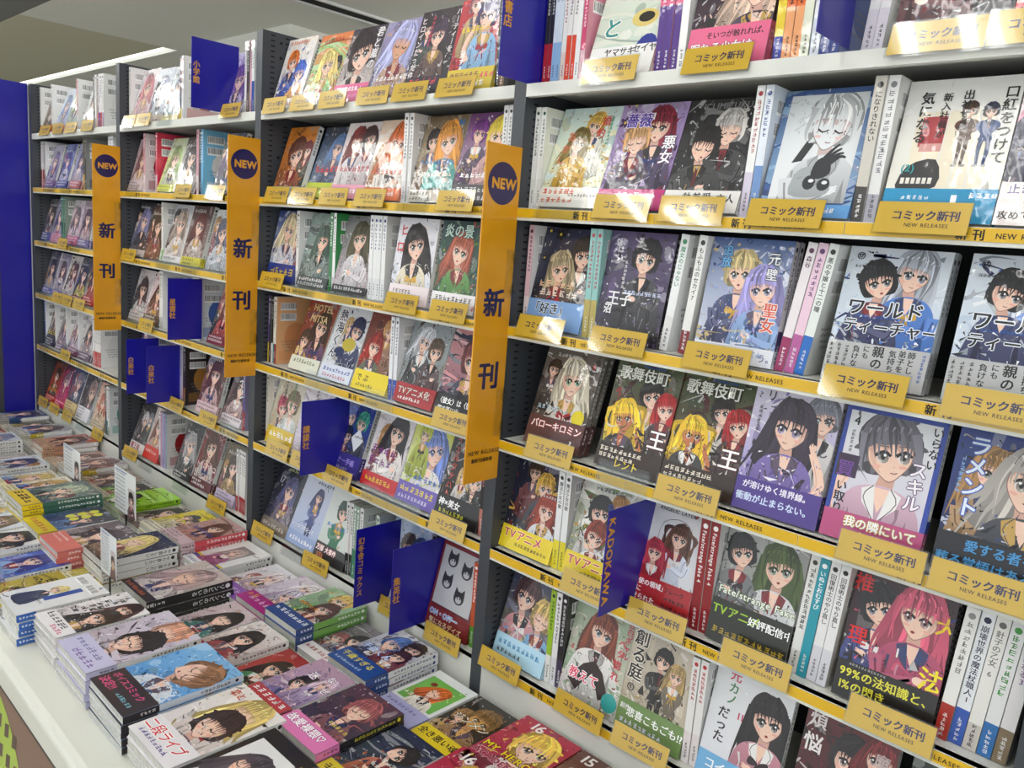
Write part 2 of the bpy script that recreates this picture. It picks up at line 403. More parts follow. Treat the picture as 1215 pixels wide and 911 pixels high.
    for k in range(11):
        u = -1.0 + 2.0 * k / 10; e = J(.0 - .28 * abs(u), .16)
        A.stroke([T((px_ + (u - px_) * .25, 1.42)), T((px_ + (u - px_) * .8, 1.0)), T((u * .98, .5)), T((u * .93 + J(0, .1), e))], .3 * s, .02 * s, tone())
    for sg in (-1, 1):
        for k in range(2): A.stroke([T((sg * (.85 + .1 * k), .75)), T((sg * (1.0 + .06 * k), -.3)), T((sg * J(.88, .15), -1.5 if long_ else -.75))], .26 * s, .02 * s, tone())
    for k in range(8):
        u = rng.uniform(-.95, .95); A.stroke([T((px_ + (u - px_) * .4, 1.36)), T((u * .85, 1.0)), T((u, .5))], .015 * s, .045 * s, hd)
    for k in range(6):
        u = -.7 + .28 * k; A.stroke([T((u, 1.04 - .16 * abs(u) + J(0, .05))), T((u + .1, .84 - .16 * abs(u)))], .08 * s, .02 * s, hl)
    if 'o' in fl:
        A.ell(*T((0, 1.0)), 1.45 * s, .32 * s, cloth2, ang); A.blob([T(p) for p in [(-.9, 1.0), (-.75, 1.7), (0, 1.95), (.75, 1.7), (.9, 1.0)]], cloth2)
def ink(A, rng, cols, n, y0=0, y1=1.0):
    """fine printed line work: short tapering marks"""
    for i in range(n):
        if i % 6 == 0: A.n += 1
        x, y, a, l = rng.random(), (y0 + rng.random() * (y1 - y0)) * A.H, rng.random() * 6.28, rng.uniform(.015, .075); w_ = rng.uniform(.003, .012)
        dx, dy = math.cos(a) * l, math.sin(a) * l; nx, ny = -math.sin(a) * w_, math.cos(a) * w_
        P = [(x + nx, y + ny), (x - nx, y - ny), (x + dx, y + dy)]
        X0, X1, Y0, Y1 = A.lim
        if all(X0 <= p[0] <= X1 and Y0 <= p[1] <= Y1 for p in P): A.p.append((P, rng.choice(cols), A.n))
HAIRS = ['#2a2528', '#5a3a30', '#b08a58', '#8a8c98', '#7a2f3a', '#4a4a78', '#c9b080', '#3c4a44', '#a86a70']
def flourish(A, rng, cols, n=14, top=.75):
    """loose printed ornament over the lower part of a cover: ribbons, petals, specks"""
    for _ in range(n):
        x, y = rng.random(), rng.random() ** 1.6 * A.H * top; c = rng.choice(cols); q = rng.random()
        if q < .35: A.stroke([(x, y), (x + rng.uniform(-.15, .15), y + rng.uniform(-.06, .12)), (x + rng.uniform(-.3, .3), y + rng.uniform(-.15, .15))], rng.uniform(.02, .05), .003, c)
        elif q < .7: A.ell(x, y, rng.uniform(.012, .05), rng.uniform(.008, .025), c, rng.random() * 3, 8)
        else: A.poly([(x, y), (x + rng.uniform(-.1, .1), y + rng.uniform(.03, .12)), (x + rng.uniform(-.1, .1), y + rng.uniform(-.05, .05))], c)

def backdrop(A, rng, st, c1, c2, pal):
    H = A.H; A.poly([(0, 0), (1, 0), (1, H), (0, H)], (rgb(c1), rgb(c2)))
    pal = pal or [light(c1, .3), dark(c2, .3), dark(c1, .35), light(c2, .25), c1, c2]
    if 'p' in st:      # soft petals and patches
        for _ in range(26):
            A.ell(rng.random(), rng.random() * H, rng.uniform(.02, .16), rng.uniform(.01, .09), mixc(rng.choice(pal), c1, rng.uniform(.1, .5)), rng.random() * 3, 10)
    if 's' in st:      # shards
        for _ in range(14):
            x, y, a = rng.random(), rng.random() * H, rng.random() * 6.3; l = rng.uniform(.15, .5)
            A.poly([(x, y), (x + l * math.cos(a), y + l * math.sin(a)), (x + l * .7 * math.cos(a + .3), y + l * .7 * math.sin(a + .3))], rng.choice(pal))
    if 'b' in st:      # brushed bands
        for _ in range(12):
            y = rng.random() * H; A.stroke([(-.1, y), (.4, y + rng.uniform(-.2, .2)), (1.1, y + rng.uniform(-.3, .3))], rng.uniform(.02, .1), rng.uniform(.01, .05), rng.choice(pal))
    if 'f' in st:      # flowers
        for _ in range(9):
            x, y, r = rng.random(), rng.random() * H, rng.uniform(.04, .09); cc = rng.choice(pal)
            for k in range(5): A.ell(x + r * .6 * math.cos(k * 1.257), y + r * .6 * math.sin(k * 1.257), r * .55, r * .32, cc, k * 1.257, 8)
            A.ell(x, y, r * .25, r * .25, '#f3d860', 0, 8)
    if 'l' in st:      # streaks of light
        for _ in range(7):
            x = rng.random(); A.poly([(x, 0), (x + .04, 0), (x + .3, H), (x + .2, H)], light(rng.choice(pal), .25))
    if 'w' in st:      # window or room lines
        for k in range(4): A.rect(.1 + .22 * k, .5, .26 + .22 * k, H - .1, mixc(rng.choice(pal), c1, .5))
    if 'h' in st:      # hearts and dots
        for _ in range(8):
            x, y, r = rng.random(), rng.random() * H, rng.uniform(.03, .09); cc = rng.choice(pal)
            A.ell(x - r * .5, y, r * .62, r * .6, cc, 0, 9); A.ell(x + r * .5, y, r * .62, r * .6, cc, 0, 9); A.poly([(x - r * 1.08, y - r * .1), (x + r * 1.08, y - r * .1), (x, y - r * 1.4)], cc)
def sparkle(A, rng, n, cols):
    for _ in range(n):
        x, y, r = rng.random(), rng.random() * A.H, rng.uniform(.008, .03); cc = rng.choice(cols)
        if rng.random() < .5: A.poly([(x, y + r * 1.6), (x + r * .3, y), (x, y - r * 1.6), (x - r * .3, y)], cc)
        else: A.ell(x, y, r * .6, r * .6, cc, rng.random(), 6)
def barcode(A, rng, x, y, wd, ht):
    A.rect(x, y, x + wd, y + ht, '#fdfdfd'); u = x + wd * .04; A.n += 1
    while u < x + wd * .96:
        b = wd * rng.choice((.015, .02, .035)); A.p.append(([(u, y + ht * .2), (u + b, y + ht * .2), (u + b, y + ht * .95), (u, y + ht * .95)], '#222', A.n)); u += b + wd * rng.choice((.015, .025, .03))

# ------------------------------------------------------------------ books
PITCH = 0.9
NUM = ['first', 'second', 'third', 'fourth', 'fifth', 'sixth', 'seventh', 'eighth', 'ninth', 'tenth', 'eleventh', 'twelfth',
       'thirteenth', 'fourteenth', 'fifteenth', 'sixteenth', 'seventeenth', 'eighteenth', 'nineteenth', 'twentieth', 'twenty-first', 'twenty-second', 'twenty-third', 'twenty-fourth', 'twenty-fifth']
BAYS = ['nearest bay', 'second bay', 'third bay', 'farthest bay']
SHELF = ['top shelf', 'second shelf', 'third shelf', 'fourth shelf', 'fifth shelf', 'bottom shelf']
SEED = [11]
def put_text(A, items, rng):
    for it in items or ():
        t, x, y, sz, col = it[:5]; mode = it[5] if len(it) > 5 else 'h'; out = it[6] if len(it) > 6 else None
        if t.startswith('~'): A.scrib(rng, x, y, int(t[1:]), sz, col, 'v' if mode == 'v' else 'h')
        else: A.text(t, x, y, sz, col, mode, out)
def F(px, d, bg, st='', fg=(), ti=(), ob=None, sp=None, n=1, lean=None, w=.128, extra=None, dy=0, t=.0135):
    return dict(kind='F', px=px, d=d, bg=bg, st=st, fg=fg, ti=ti, ob=ob, sp=sp, n=n, lean=lean, w=w, h=w * 1.42 if w > .12 else .174, t=t, extra=extra, dy=dy)
def S(px, *books, lean=0, w=.128, h=None, t=.0135, step=None):
    """books: (description, top, foot, foot share, lettering colour, text, back cover)"""
    return dict(kind='S', px=px, books=books, lean=lean, w=w, h=h or (.182 if w > .12 else .174), t=t, step=step)
def L(*px): return [dict(kind='L', px=p) for p in px]
def D(px, text, yf=-.073, z0=.008, hh=.175, deep=.2, mode='v', size=.019): return dict(kind='D', px=px, text=text, yf=yf, z0=z0, hh=hh, deep=deep, mode=mode, size=size)
def K(px, wd=.1): return dict(kind='K', px=px, wd=wd)

SOLO = ('sleeping', 'numbered', 'rabbit', 'reclining', 'large blushing', 'shy', 'profile', 'girl in', 'caped', 'long-haired', 'leaping', 'numerals')
def st_busy(sp): return bool(sp['st'] and sp['fg'])
def book_meshes(sp):
    """page block, cover, lettering and paper band of one design; front at y=0 facing -y, spine at +x, foot at z=0"""
    if 'mesh' in sp: return sp['mesh']
    SEED[0] += 1; rng = random.Random(SEED[0] * 7919)
    w, h, t = sp['w'], sp['h'], sp['t']; H = h / w; out = {}
    mb = MB(); mb.box(-w / 2 + .0015, w / 2 - .0008, .0004, t - .0004, .0012, h - .0012); out['pages'] = mb.mesh('pages', 'page_edges')
    spine = sp.get('sp') or ('#eeeeec', '#eeeeec', .2, '#333', '')
    cov = MB(); let = MB(); band = MB()
    e = .0003
    Mf = lambda u, v, k: (-w / 2 + u, -e - k, v)
    Ms = lambda u, v, k: (w / 2 + e + k, u, v)
    Mb = lambda u, v, k: (w / 2 - u, t + e + k, v)
    base_f = 0
    if sp.get('bg'):
        A = Art(H); c1, c2 = sp['bg']; backdrop(A, rng, sp['st'], c1, c2, sp.get('pal'))
        cols = [rgb(c1), rgb(c2), dark(c2, .5), light(c1, .5)] + [rgb(q) for f in sp['fg'] for q in f[3:5]]
        flourish(A, rng, cols, 44 if st_busy(sp) else 6, 1.0)
        sparkle(A, rng, 10, ['#ffffff', c1, c2])
        if st_busy(sp):
            ink(A, rng, cols + [dark(c1, .7), dark(c2, .7), light(c2, .7)], 110)
            if len(sp['fg']) == 1 and rng.random() < .7 and not any(q in sp.get('d', '') for q in SOLO):
                f0 = sp['fg'][0]; sd = -1 if f0[0] > .5 else 1
                figure(A, rng, min(.9, max(.1, f0[0] + sd * rng.uniform(.26, .36))), f0[1] + rng.uniform(-.32, .22), f0[2] * rng.uniform(.55, .75), rng.choice(HAIRS), rng.choice(HAIRS + ['#d8d4d4', '#3a4a88', '#8a2a34']), '#565', rng.choice('ls'))
        for f in sp['fg']: figure(A, rng, *f)
        if st_busy(sp): flourish(A, rng, cols, 30, .42); ink(A, rng, cols + [dark(c1, .75), dark(c2, .75), light(c1, .7)], 110, .05, .5)
        if sp.get('extra'): sp['extra'](A, rng)
        base_f = A.emit(cov, Mf, w)
        if sp['ti']:
            A = Art(H); put_text(A, sp['ti'], rng); base_f = A.emit(cov, Mf, w, base_f)
    else:
        A = Art(H); A.rect(0, 0, 1, H, spine[0]); A.emit(cov, Mf, w)
    # spine
    tw = t / w; A = Art(H, (0, tw, 0, H)); A.rect(0, 0, tw, H, spine[0])
    if spine[2]: A.rect(0, 0, tw, H * spine[2], spine[1])
    if sp.get('mark', True): A.ell(tw / 2, H * .94, tw * .28, tw * .28, spine[3], 0, 8)
    b0 = A.emit(cov, Ms, w)
    A = Art(H, (0, tw, 0, H)); sz = tw * .62
    if spine[4]:
        sz = min(sz, H * .6 / max(1, len(spine[4]) * (.62 if spine[4].isascii() else 1.0)))
        A.text(spine[4], tw / 2, H * .9, sz, spine[3], 'r' if spine[4].isascii() else 'v', None, .014)
    else: A.scrib(rng, tw * .22, H * .86, rng.randint(7, 12), tw * .56, spine[3], 'v')
    A.scrib(rng, tw * .3, H * .17, 5, tw * .4, '#f6f6f6' if sum(rgb(spine[1])) < 1.2 else '#444', 'v'); A.emit(cov, Ms, w, b0)
    # back cover
    bk = sp.get('back') or (light(spine[0], .3), spine[0])
    A = Art(H); A.rect(0, 0, 1, H, bk[0]); A.ell(.5, .62, .3, .34, bk[1]); A.rect(.08, .08, .92, .3, mixc(bk[0], bk[1], .5))
    for k in range(4): A.scrib(rng, .12 + .03 * k, .5 - .07 * k, 9, .045, '#888', 'h')
    barcode(A, rng, .1, H - .3, .4, .17); barcode(A, rng, .1, H - .54, .4, .17); A.emit(cov, Mb, w)
    if sp.get('ob'):
        oh, oc, ot = sp['ob']; A = Art(H, (0, 1, 0, oh)); A.rect(0, 0, 1, oh, oc)
        if ot: put_text(A, ot, rng)
        else:
            for k in range(int(oh / .09)): A.scrib(rng, .05, oh - .09 * (k + 1), rng.randint(6, 12), .07, '#fff' if sum(rgb(oc)) < 1.3 else '#333')
        A.emit(band, Mf, w, base_f + 10)
        A = Art(H, (0, tw, 0, oh)); A.rect(0, 0, tw, oh, oc); A.scrib(rng, tw * .25, oh * .8, 4, tw * .5, '#fff' if sum(rgb(oc)) < 1.3 else '#333', 'v'); A.emit(band, Ms, w, 30)
        A = Art(H, (0, 1, 0, oh)); A.rect(0, 0, 1, oh, light(oc, .15)); A.emit(band, Mb, w, 60)
    out['cover'] = cov.mesh('cover', 'wrapped_print')
    if band.f: out['paper_band'] = band.mesh('paper_band', 'wrapped_print')
    sp['mesh'] = out; return out
ALL_LABELS = {}; WAITING = []
def put_book(sp, mat, label, group=None, show=1.0):
    """show: share of the book's face that can be seen; decides which books stand as objects of their own"""
    q = R.T @ (np.array(mat.translation) - CAM); WAITING.append((show * (FPX / q[2]) ** 2 * sp['w'] * sp['h'], len(WAITING), sp, mat, label, group))
def settle_books(limit=300):
    order = sorted(WAITING, key=lambda a: -a[0]); rest = MB(); mats = []
    for sc, k, sp, mat, label, group in sorted(order[:limit], key=lambda a: a[1]):
        o = bpy.data.objects.new('comic_book', None); o.empty_display_size = .01; COL.objects.link(o); o.matrix_world = mat
        tag(o, label, 'book', group); ALL_LABELS[label] = ALL_LABELS.get(label, 0) + 1
        for kk, me in book_meshes(sp).items(): link(bpy.data.objects.new(kk, me), o)
    V_, F_, C_, I_ = [], [], [], []; n0 = 0
    for sc, k, sp, mat, label, group in order[limit:]:
        for kk, me in book_meshes(sp).items():
            nv = len(me.vertices); co = np.empty(nv * 3, 'f'); me.vertices.foreach_get('co', co)
            M4 = np.array(mat); V_.append(co.reshape(-1, 3) @ M4[:3, :3].T + M4[:3, 3])
            ca = me.color_attributes.get('Col'); cc = np.ones(len(me.loops) * 4, 'f')
            if ca: ca.data.foreach_get('color', cc)
            C_.append(cc)
            for p in me.polygons: F_.append(tuple(n0 + v for v in p.vertices)); I_.append(0 if kk != 'pages' else 1)
            n0 += nv
    if V_:
        me = bpy.data.meshes.new('comic_books'); me.from_pydata(np.concatenate(V_).tolist(), [], F_)
        at = me.color_attributes.new('Col', 'FLOAT_COLOR', 'CORNER'); at.data.foreach_set('color', np.concatenate(C_))
        me.materials.append(MATS['wrapped_print']); me.materials.append(MATS['page_edges']); me.polygons.foreach_set('material_index', I_)
        tag(link(bpy.data.objects.new('comic_books', me)), 'thin spines, lower stack copies and distant small comics among the others', 'books', None, 'stuff')
    print('BOOKS', len(order))

# ------------------------------------------------------------------ small shop fittings shared by all shelves
def card_meshes():
    wd, ht = .106, .039
    A = Art(ht / wd); A.rect(0, 0, 1, ht / wd, '#dfbb42'); mb = MB()
    M = lambda u, v, k: (u, -.0009 - k, v)
    A.emit(mb, M, wd); mb.box(0, wd, -.0008, 0, 0, ht, rgb('#cfa030'))
    B = Art(ht / wd); B.text('コミック新刊', .17, .165, .122, '#23255f', 'h', None, .03); B.text('NEW RELEASES', .33, .075, .062, '#3a2f20', 'h', None, .012)
    lb = MB(); B.emit(lb, M, wd, 3)
    h = MB(); h.box(-.002, wd + .002, -.0028, -.0018, -.002, ht + .002); h.box(-.002, wd + .002, .0008, .0018, -.002, ht + .002)
    h.box(-.002, wd + .002, -.0018, .0008, -.0035, -.002)
    return {'card': mb.mesh('card', 'card_print'), 'lettering': lb.mesh('lettering', 'card_print'), 'acrylic_holder': h.mesh('acrylic_holder', 'clear_acrylic')}
CARD = card_meshes()
def holder_mesh(wd=.1):
    h = MB(); h.box(0, wd, -.003, -.002, -.004, .036); h.box(0, wd, -.002, .004, -.0045, -.0035); h.box(0, wd, .003, .004, -.0035, .03)
    return h.mesh('clear_holder', 'clear_acrylic')
HOLD = holder_mesh()

SHELF_Z = [1.767, 1.558, 1.348, 1.136, 0.921, 0.697]
LABELROW = [15, 14, 14, 13, 13, 13]
def place_row(bay, row, items, lean=15):
    z = SHELF_Z[row]
    if row == 5 and bay > 0: z = .68
    where = f'{SHELF[row]} of {BAYS[bay]}'
    its = []
    for i in items: its += i if isinstance(i, list) else [i]
    rng = random.Random(bay * 100 + row)
    nS = nL = nK = 0; prev = -9; sides = [i for i in its if i['kind'] in 'FS']
    lo = -0.127 - PITCH * (bay + 1) + .0335; hi = -0.127 - PITCH * bay - .002
    # left edges from the picture, then moved apart where neighbours would cut into each other
    for i in sides:
        i['X'] = max(lo, x_at(i['px'], .025, z)); i['W'] = i['w'] if i['kind'] == 'F' else sum([i['t'] + .0008] * len(i['books'])) + (abs(math.sin(math.radians(i['lean']))) * .165)
    for a, b in zip(sides, sides[1:]):
        need = a['X'] + a['W'] + .0012
        if b['X'] < need: b['X'] = need
    over = sides[-1]['X'] + sides[-1]['W'] - hi if sides else 0
    k = len(sides) - 1
    lim = hi
    while over > 0 and k >= 0:      # push back from the right-hand upright
        if sides[k]['X'] + sides[k]['W'] > lim: sides[k]['X'] = lim - sides[k]['W']; lim = sides[k]['X'] - .0012; k -= 1
        else: break
    if sides and sides[0]['X'] < lo - .02: print('ROW FULL', bay, row, round(sides[0]['X'] - lo, 3))
    for i in its:
        if i['kind'] == 'F':
            a = math.radians(i['lean'] if i['lean'] is not None else lean + rng.uniform(-2.5, 2.5)); t = i['t']
            for k in range(i['n']):
                y = .022 + i['dy'] + k * (t + .0026) / math.cos(a)
                m = Matrix.Translation((i['X'] + i['w'] / 2, y, z + (t + .0009) * math.sin(a) + .0004)) @ Matrix.Rotation(rng.uniform(-.006, .006), 4, 'Y') @ Matrix.Rotation(-a, 4, 'X')
                lab = i['d'] + (', facing out on ' if len(i['d'].split()) < 9 else ', ') + where if k == 0 else (f"copy behind the {i['d']}, {where}" if k == 1 else f"rearmost copy behind {i['d']}, {where}")
                put_book(i, m, lab, f'face-out comics in the {BAYS[bay]}', 1 if k == 0 else .16)
        elif i['kind'] == 'S':
            x = i['X']; a = math.radians(i['lean'])
            for k, b in enumerate(i['books']):
                t = i['t']; nS += 1
                sp = dict(w=i['w'], h=i['h'], t=t, sp=(b[1], b[2], b[3], b[4], b[5] if len(b) > 5 else ''), back=b[6] if len(b) > 6 else None, mark=True)
                key = (b[1:], i['w'], t)
                if key in SPC: sp = SPC[key]
                else: SPC[key] = sp
                tx = x + t / 2 / max(.9, math.cos(a)); 
                # spine (+x) turned to the aisle, front cover to the left
                m = Matrix.Translation((x + (t if a > 0 else 0), .028 + rng.uniform(0, .004), z + .0005 + (0 if a else 0))) @ Matrix.Rotation(a, 4, 'Y') @ Matrix.Translation((-(t) if a > 0 else 0, 0, 0)) @ Matrix.Translation((0, i['w'] / 2, 0)) @ Matrix.Rotation(-math.pi / 2, 4, 'Z') 
                put_book(sp, m, f"{b[0]} spine, {NUM[nS - 1]} upright comic from left, {where}", f'upright comics in the {BAYS[bay]}', .25)
                x += (t + .0009) / math.cos(a)
        elif i['kind'] == 'L':
            nL += 1; X = x_at(i['px'], -.01, z)
            o = empty('shelf_card', (X, -.0085 + rng.uniform(-.001, .001), z - .0115)); o.rotation_euler = (math.radians(-14 + rng.uniform(-3, 3)), 0, rng.uniform(-.03, .03))
            tag(o, f'yellow new-release card in clear holder, {NUM[nL - 1]} card from left, {where}', 'sign', 'yellow new-release cards'); ALL_LABELS[o['label']] = ALL_LABELS.get(o['label'], 0) + 1
            for kk, me in CARD.items(): link(bpy.data.objects.new(kk, me), o)
        elif i['kind'] == 'K':
            nK += 1; X = x_at(i['px'], -.01, z)
            o = link(bpy.data.objects.new('clear_holder', HOLD)); o.location = (X, -.0075, z - .012); o.rotation_euler = (math.radians(-14), 0, 0)
            tag(o, f'empty clear acrylic holder, {NUM[nK - 1]} empty one from left, {where}', 'holder', 'empty clear holders'); ALL_LABELS[o['label']] = ALL_LABELS.get(o['label'], 0) + 1
        elif i['kind'] == 'D':
            y0 = i['yf']; X = x_at(i['px'], y0, z + .09)
            o = empty('divider_board', (X, y0, z + i['z0']))
            mb = MB(); mb.box(-.0012, 0, 0, i['deep'], 0, i['hh']); mb.build('board', 'blue_board', o)
            A = Art(9); M = lambda u, v, k: (.0002 + k, u, v)
            A.lim = (-9, 9, -9, 9); sz = i['size']; nchar = len(i['text'])
            if i['text']:
                if i['mode'] == 'r': A.text(i['text'], .012, i['hh'] * .93, sz, '#d9a52a', 'r', None, .025)
                else: A.text(i['text'], .0135, i['hh'] / 2 + nchar * sz / 2 + .002, sz, '#d9a52a', 'v', None, .025)
                lb = MB(); A.emit(lb, M, 1); lb.build('lettering', 'matte_print', o)
            tag(o, f"blue divider board {i.get('lab') or 'with yellow characters'}, {where}" + (i.get('pos') or ''), 'divider', 'blue publisher dividers'); ALL_LABELS[o['label']] = ALL_LABELS.get(o['label'], 0) + 1
SPC = {}

# ------------------------------------------------------------------ designs seen in the picture, bay by bay
def sketch_sheet(A, rng):
    A.rect(.08, .16, .92, 1.36, '#e6e9eb')
    for _ in range(26):
        x, y = rng.uniform(.12, .4), rng.uniform(.95, 1.3); A.stroke([(x, y), (x + rng.uniform(-.05, .05), y + rng.uniform(-.05, .05)), (x + rng.uniform(-.08, .08), y + rng.uniform(-.06, .06))], .005, .003, '#b0b4b7')
    A.lim = (.08, .92, .16, 1.36)
    A.poly([(.25, .6), (.42, .95), (.5, .9), (.36, .62)], '#3f4145')
    figure(A, rng, .6, 1.0, .2, '#dfe2e4', '#dadde0', '#9a9da0', 'sc', '#e9ebed', -.12, '#b4b7ba')
    A.blob([(.3, .25), (.34, .5), (.5, .56), (.66, .5), (.74, .3), (.6, .22)], '#aeb2b5')
    for k in range(9): x = rng.uniform(.34, .7); A.stroke([(x, rng.uniform(.28, .5)), (x + .05, rng.uniform(.28, .5))], .012, .006, '#8f9396')
    A.blob([(.5, .45), (.52, .6), (.6, .66), (.68, .6), (.7, .48), (.6, .42)], '#3a3c41')
    for k in range(4): A.stroke([(.56 + .035 * k, .58), (.66 + .035 * k, .72 - .02 * k), (.74 + .03 * k, .8 - .05 * k)], .05, .02, '#3a3c41')
    A.ell(.5, .38, .07, .08, '#3a3c41'); A.ell(.66, .36, .07, .07, '#3a3c41'); A.ell(.52, .4, .03, .02, '#e6e9eb'); A.ell(.67, .38, .03, .02, '#e6e9eb')
    A.lim = (0, 1, 0, A.H)
def two_suits(A, rng):
    for k in range(5): A.rect(.15 + .14 * k, .3, .27 + .14 * k, 1.1, '#efe6d2')
    A.rect(.2, .75, .42, 1.05, '#b9474f'); A.rect(.22, .7, .42, .78, '#d9a7a0'); A.blob([(.1, .3), (.15, .55), (.4, .62), (.45, .35)], '#3c3a3d')
    for k in range(6): A.rect(.12 + .05 * k, .38, .155 + .05 * k, .44, '#e8e4dc')
    figure(A, rng, .6, 1.1, .062, '#4d3524', '#6b4630', '#333', 'sbk', ang=0); figure(A, rng, .78, 1.08, .06, '#22304a', '#2f5590', '#333', 'sbk', ang=0)
def cat_sheet(A, rng):
    A.rect(.05, .38, .93, 1.36, '#c9cbcd')
    for x, y in ((.3, 1.15), (.66, 1.05), (.28, .78), (.62, .62)):
        A.ell(x, y, .12, .11, '#3a3b3e'); A.poly([(x - .12, y + .03), (x - .1, y + .17), (x - .02, y + .09)], '#3a3b3e'); A.poly([(x + .12, y + .03), (x + .1, y + .17), (x + .02, y + .09)], '#3a3b3e')
        A.ell(x, y - .03, .07, .055, '#c9cbcd'); A.ell(x - .03, y, .012, .02, '#222'); A.ell(x + .03, y, .012, .02, '#222')
def white_portrait(A, rng):
    A.poly([(.1, .1), (.86, .1), (.86, 1.2), (.1, 1.2)], '#e9e9ea'); figure(A, rng, .5, .72, .19, '#5b5560', '#8d8a92', '#445', 'lc')
def green_frame(A, rng):
    A.rect(.08, .5, .92, 1.34, '#7cc05c')
    for k in range(10): A.ell(rng.uniform(.12, .88), rng.uniform(.6, 1.3), .015, .015, '#d8efc0')
    A.ell(.3, 1.15, .07, .06, '#8b2a24'); figure(A, rng, .55, .98, .16, '#d2702e', '#f2ede0', '#577', 'lc', ang=-.5)
def blue_frame(A, rng):
    for a in ((0, 0, .05, 1.42), (.95, 0, 1, 1.42), (0, 1.37, 1, 1.42)): A.rect(*a, '#2f4fa8')
    A.rect(.02, .66, .24, .9, '#45304f')
def slit_photo(A, rng):
    A.poly([(.25, .5), (.75, .5), (.75, 1.2), (.25, 1.2)], '#8f8b8e'); figure(A, rng, .5, .9, .13, '#b9a8a5', '#a58', '#445', 'l')
NAVY = '#1d2344'
def wt_titles():
    return [('⑰', .08, 1.29, .09, '#3a4048'), ('~6', .08, 1.2, .035, '#555'), ('ワールド', .1, .72, .19, '#14161d', 'h', '#e9eef5'), ('ティーチャー', .1, .54, .155, '#14161d', 'h', '#e9eef5'), ('~16', .2, .69, .03, '#2f72c4')]
def wt_band():
    return (.42, '#bfc0c1', [('負けな', .3, .39, .075, '#1c1c1e', 'v'), ('にも', .4, .4, .07, '#1c1c1e', 'v'), ('親の', .52, .41, .12, '#0d0d0e', 'v'), ('気持ち', .66, .39, .075, '#1c1c1e', 'v'), ('弟子を', .75, .4, .075, '#1c1c1e', 'v'), ('師とし', .84, .4, .075, '#1c1c1e', 'v'), ('~7', .93, .36, .04, '#2a62b5', 'v'), ('~7', .02, .35, .045, '#333', 'v'), ('~7', .1, .35, .045, '#333', 'v'), ('~7', .18, .35, .045, '#333', 'v')])
WT = lambda px, d: F(px, d, ('#dfe6ee', '#c5d2e2'), 's', [(.68, 1.17, .15, '#b9bec9', '#3f7fd0', '#557', 'l'), (.36, 1.06, .16, '#23262d', '#232f6a', '#445', 's')], wt_titles(), wt_band(), ('#dfe6ee', '#2b62b3', .25, '#222', ''), n=2)
KABU = lambda px, d, n=1: F(px, d, ('#5d6a4a', '#5a1d22'), 'sp', [(.62, 1.02, .13, '#2a2623', '#d9d4cc', '#543', 's'), (.86, .9, .12, '#b0262c', '#3b1418', '#743', 'l'), (.3, .68, .15, '#f0cb3c', '#1d1a1a', '#a63', 'ta', '#c98256')],
    [('歌舞伎町', .06, 1.2, .19, '#eef0e6', 'h', '#3a3d33'), ('王', .72, .4, .26, '#fff', 'h', '#5b2023'), ('~8', .4, 1.37, .04, '#4b78c9')], (.3, '#3c2a20', [('~9', .04, .2, .07, '#f6efe0'), ('~8', .04, .12, .065, '#f6efe0'), ('レント', .3, .03, .13, '#f3d92e', 'h', '#222')]), ('#6c2a30', '#2a1a18', .2, '#eee', ''), n=n)

